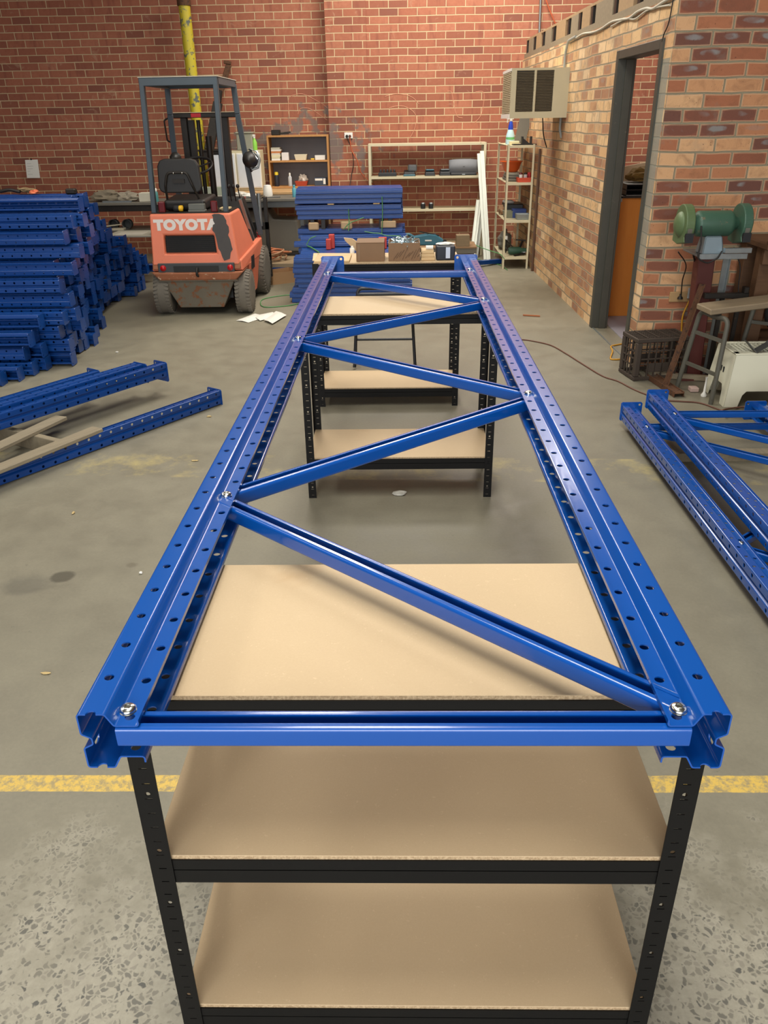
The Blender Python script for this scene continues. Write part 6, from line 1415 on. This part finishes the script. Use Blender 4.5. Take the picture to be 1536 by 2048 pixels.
# small things on the floor
BRC = paint('brown extension lead', (104, 66, 50), .5)
cable([fl(1040, 679, .005), fl(1060, 681, .005), fl(1100, 690, .005), fl(1130, 706, .005), fl(1165, 728, .005), fl(1205, 752, .005), fl(1235, 762, .005), fl(1262, 776, .005), fl(1290, 788, .005), fl(1330, 800, .005), fl(1365, 803, .005), fl(1400, 806, .005), fl(1435, 818, .005), fl(1465, 828, .005), fl(1520, 836, .005)], .0055, BRC, 'brown extension lead snaking over the floor towards the white stool')
pts = [fl(1490+42*cos(a)+6*cos(3*a), 822+8*sin(a), .006+.008*(k % 5)) for k, a in enumerate([i*.7 for i in range(20)])]
cable(pts, .0055, BRC, 'brown lead coiled on the floor under the white stool', name='coiled_lead')
for k, (q, lb) in enumerate((([(472, 641), (510, 627), (530, 634), (497, 645)], 'left of the three white papers dropped behind the forklift'), ([(505, 632), (545, 624), (556, 632), (520, 641)], 'middle of the three white papers dropped behind the forklift'), ([(528, 640), (552, 622), (573, 630), (545, 647)], 'right of the three white papers dropped behind the forklift'))):
    b = MB(); P_ = [fl(x_, y_, .004+.006*k) for x_, y_ in q]; c0 = sum(P_, Vector())/4+Vector((0, 0, .018)); m4 = [(P_[i]+P_[(i+1) % 4])/2+Vector((0, 0, .006*(i % 2))) for i in range(4)]
    V_ = [c0]+P_+m4; b._add(V_, [(0, 5, 2, 6), (0, 6, 3, 7), (0, 7, 4, 8), (0, 8, 1, 5)]); tag(b.build('crumpled_paper', WHITE, solid=.0008), lb, 'paper')
def scrap(name, lb, cat, x_, y_, s_, mat, sd): p = fl(x_, y_, .001); return crumple(name, lb, cat, (p.x, p.y, .001), s_, mat, sd, 2)
p, q = fl(1046, 630, .008), fl(1080, 632, .008); tag(MB().beam(p, q, .014, .01).build('wood_stick', paint('reddish stick', (170, 100, 60), .7)), 'small reddish stick on the floor between frame and office wall', 'stick')
LEAF = paint('dry leaf', (196, 172, 120), .8)
scrap('dry_leaf', 'dry pale leaf on the concrete at lower left', 'leaf', 92, 1347, (.020, .006, .003), LEAF, 41)
scrap('paper_scrap', 'tiny white scrap on the floor left of the blue frame', 'scrap', 282, 1147, (.007, .007, .006), WHITE, 42)
scrap('plastic_scrap', 'clear torn plastic scrap on the floor between the two front benches', 'scrap', 800, 989, (.035, .02, .012), paint('cloudy plastic', (180, 176, 164), .4), 43)
scrap('dry_leaf', 'curled pale leaf on the floor near the single loose upright', 'leaf', 418, 834, (.016, .006, .006), LEAF, 44)
scrap('dry_leaf', 'curved pale shaving on the floor left of the blue frame', 'leaf', 390, 922, (.022, .006, .004), LEAF, 45)
scrap('dry_leaf', 'thin curled shaving on the concrete above the oil spots', 'leaf', 147, 1027, (.006, .012, .005), LEAF, 48)
scrap('paper_scrap', 'small white scrap on the floor in front of the blue heap', 'scrap', 234, 705, (.012, .010, .006), WHITE, 46)
scrap('wood_chip', 'pale wood chip on the floor under the blue heap edge', 'wood chip', 95, 728, (.05, .02, .01), LEAF, 47)
t = thing('sealant_tube', 'pinkish packet and white nozzle on the floor beside the stool', 'tube', (2.0, 4.32, 0))
MB().box((1.955, 4.34, .002), (2.01, 4.40, .03)).build('packet', paint('pink grey packet', (186, 160, 150), .7), t, bevel=.003); MB().lathe([(.018, 0), (.02, .01), (.008, .03), (.006, .11), (.009, .13)], (2.015, 4.26, .0), seg=14).build('nozzle', WHITE, t)
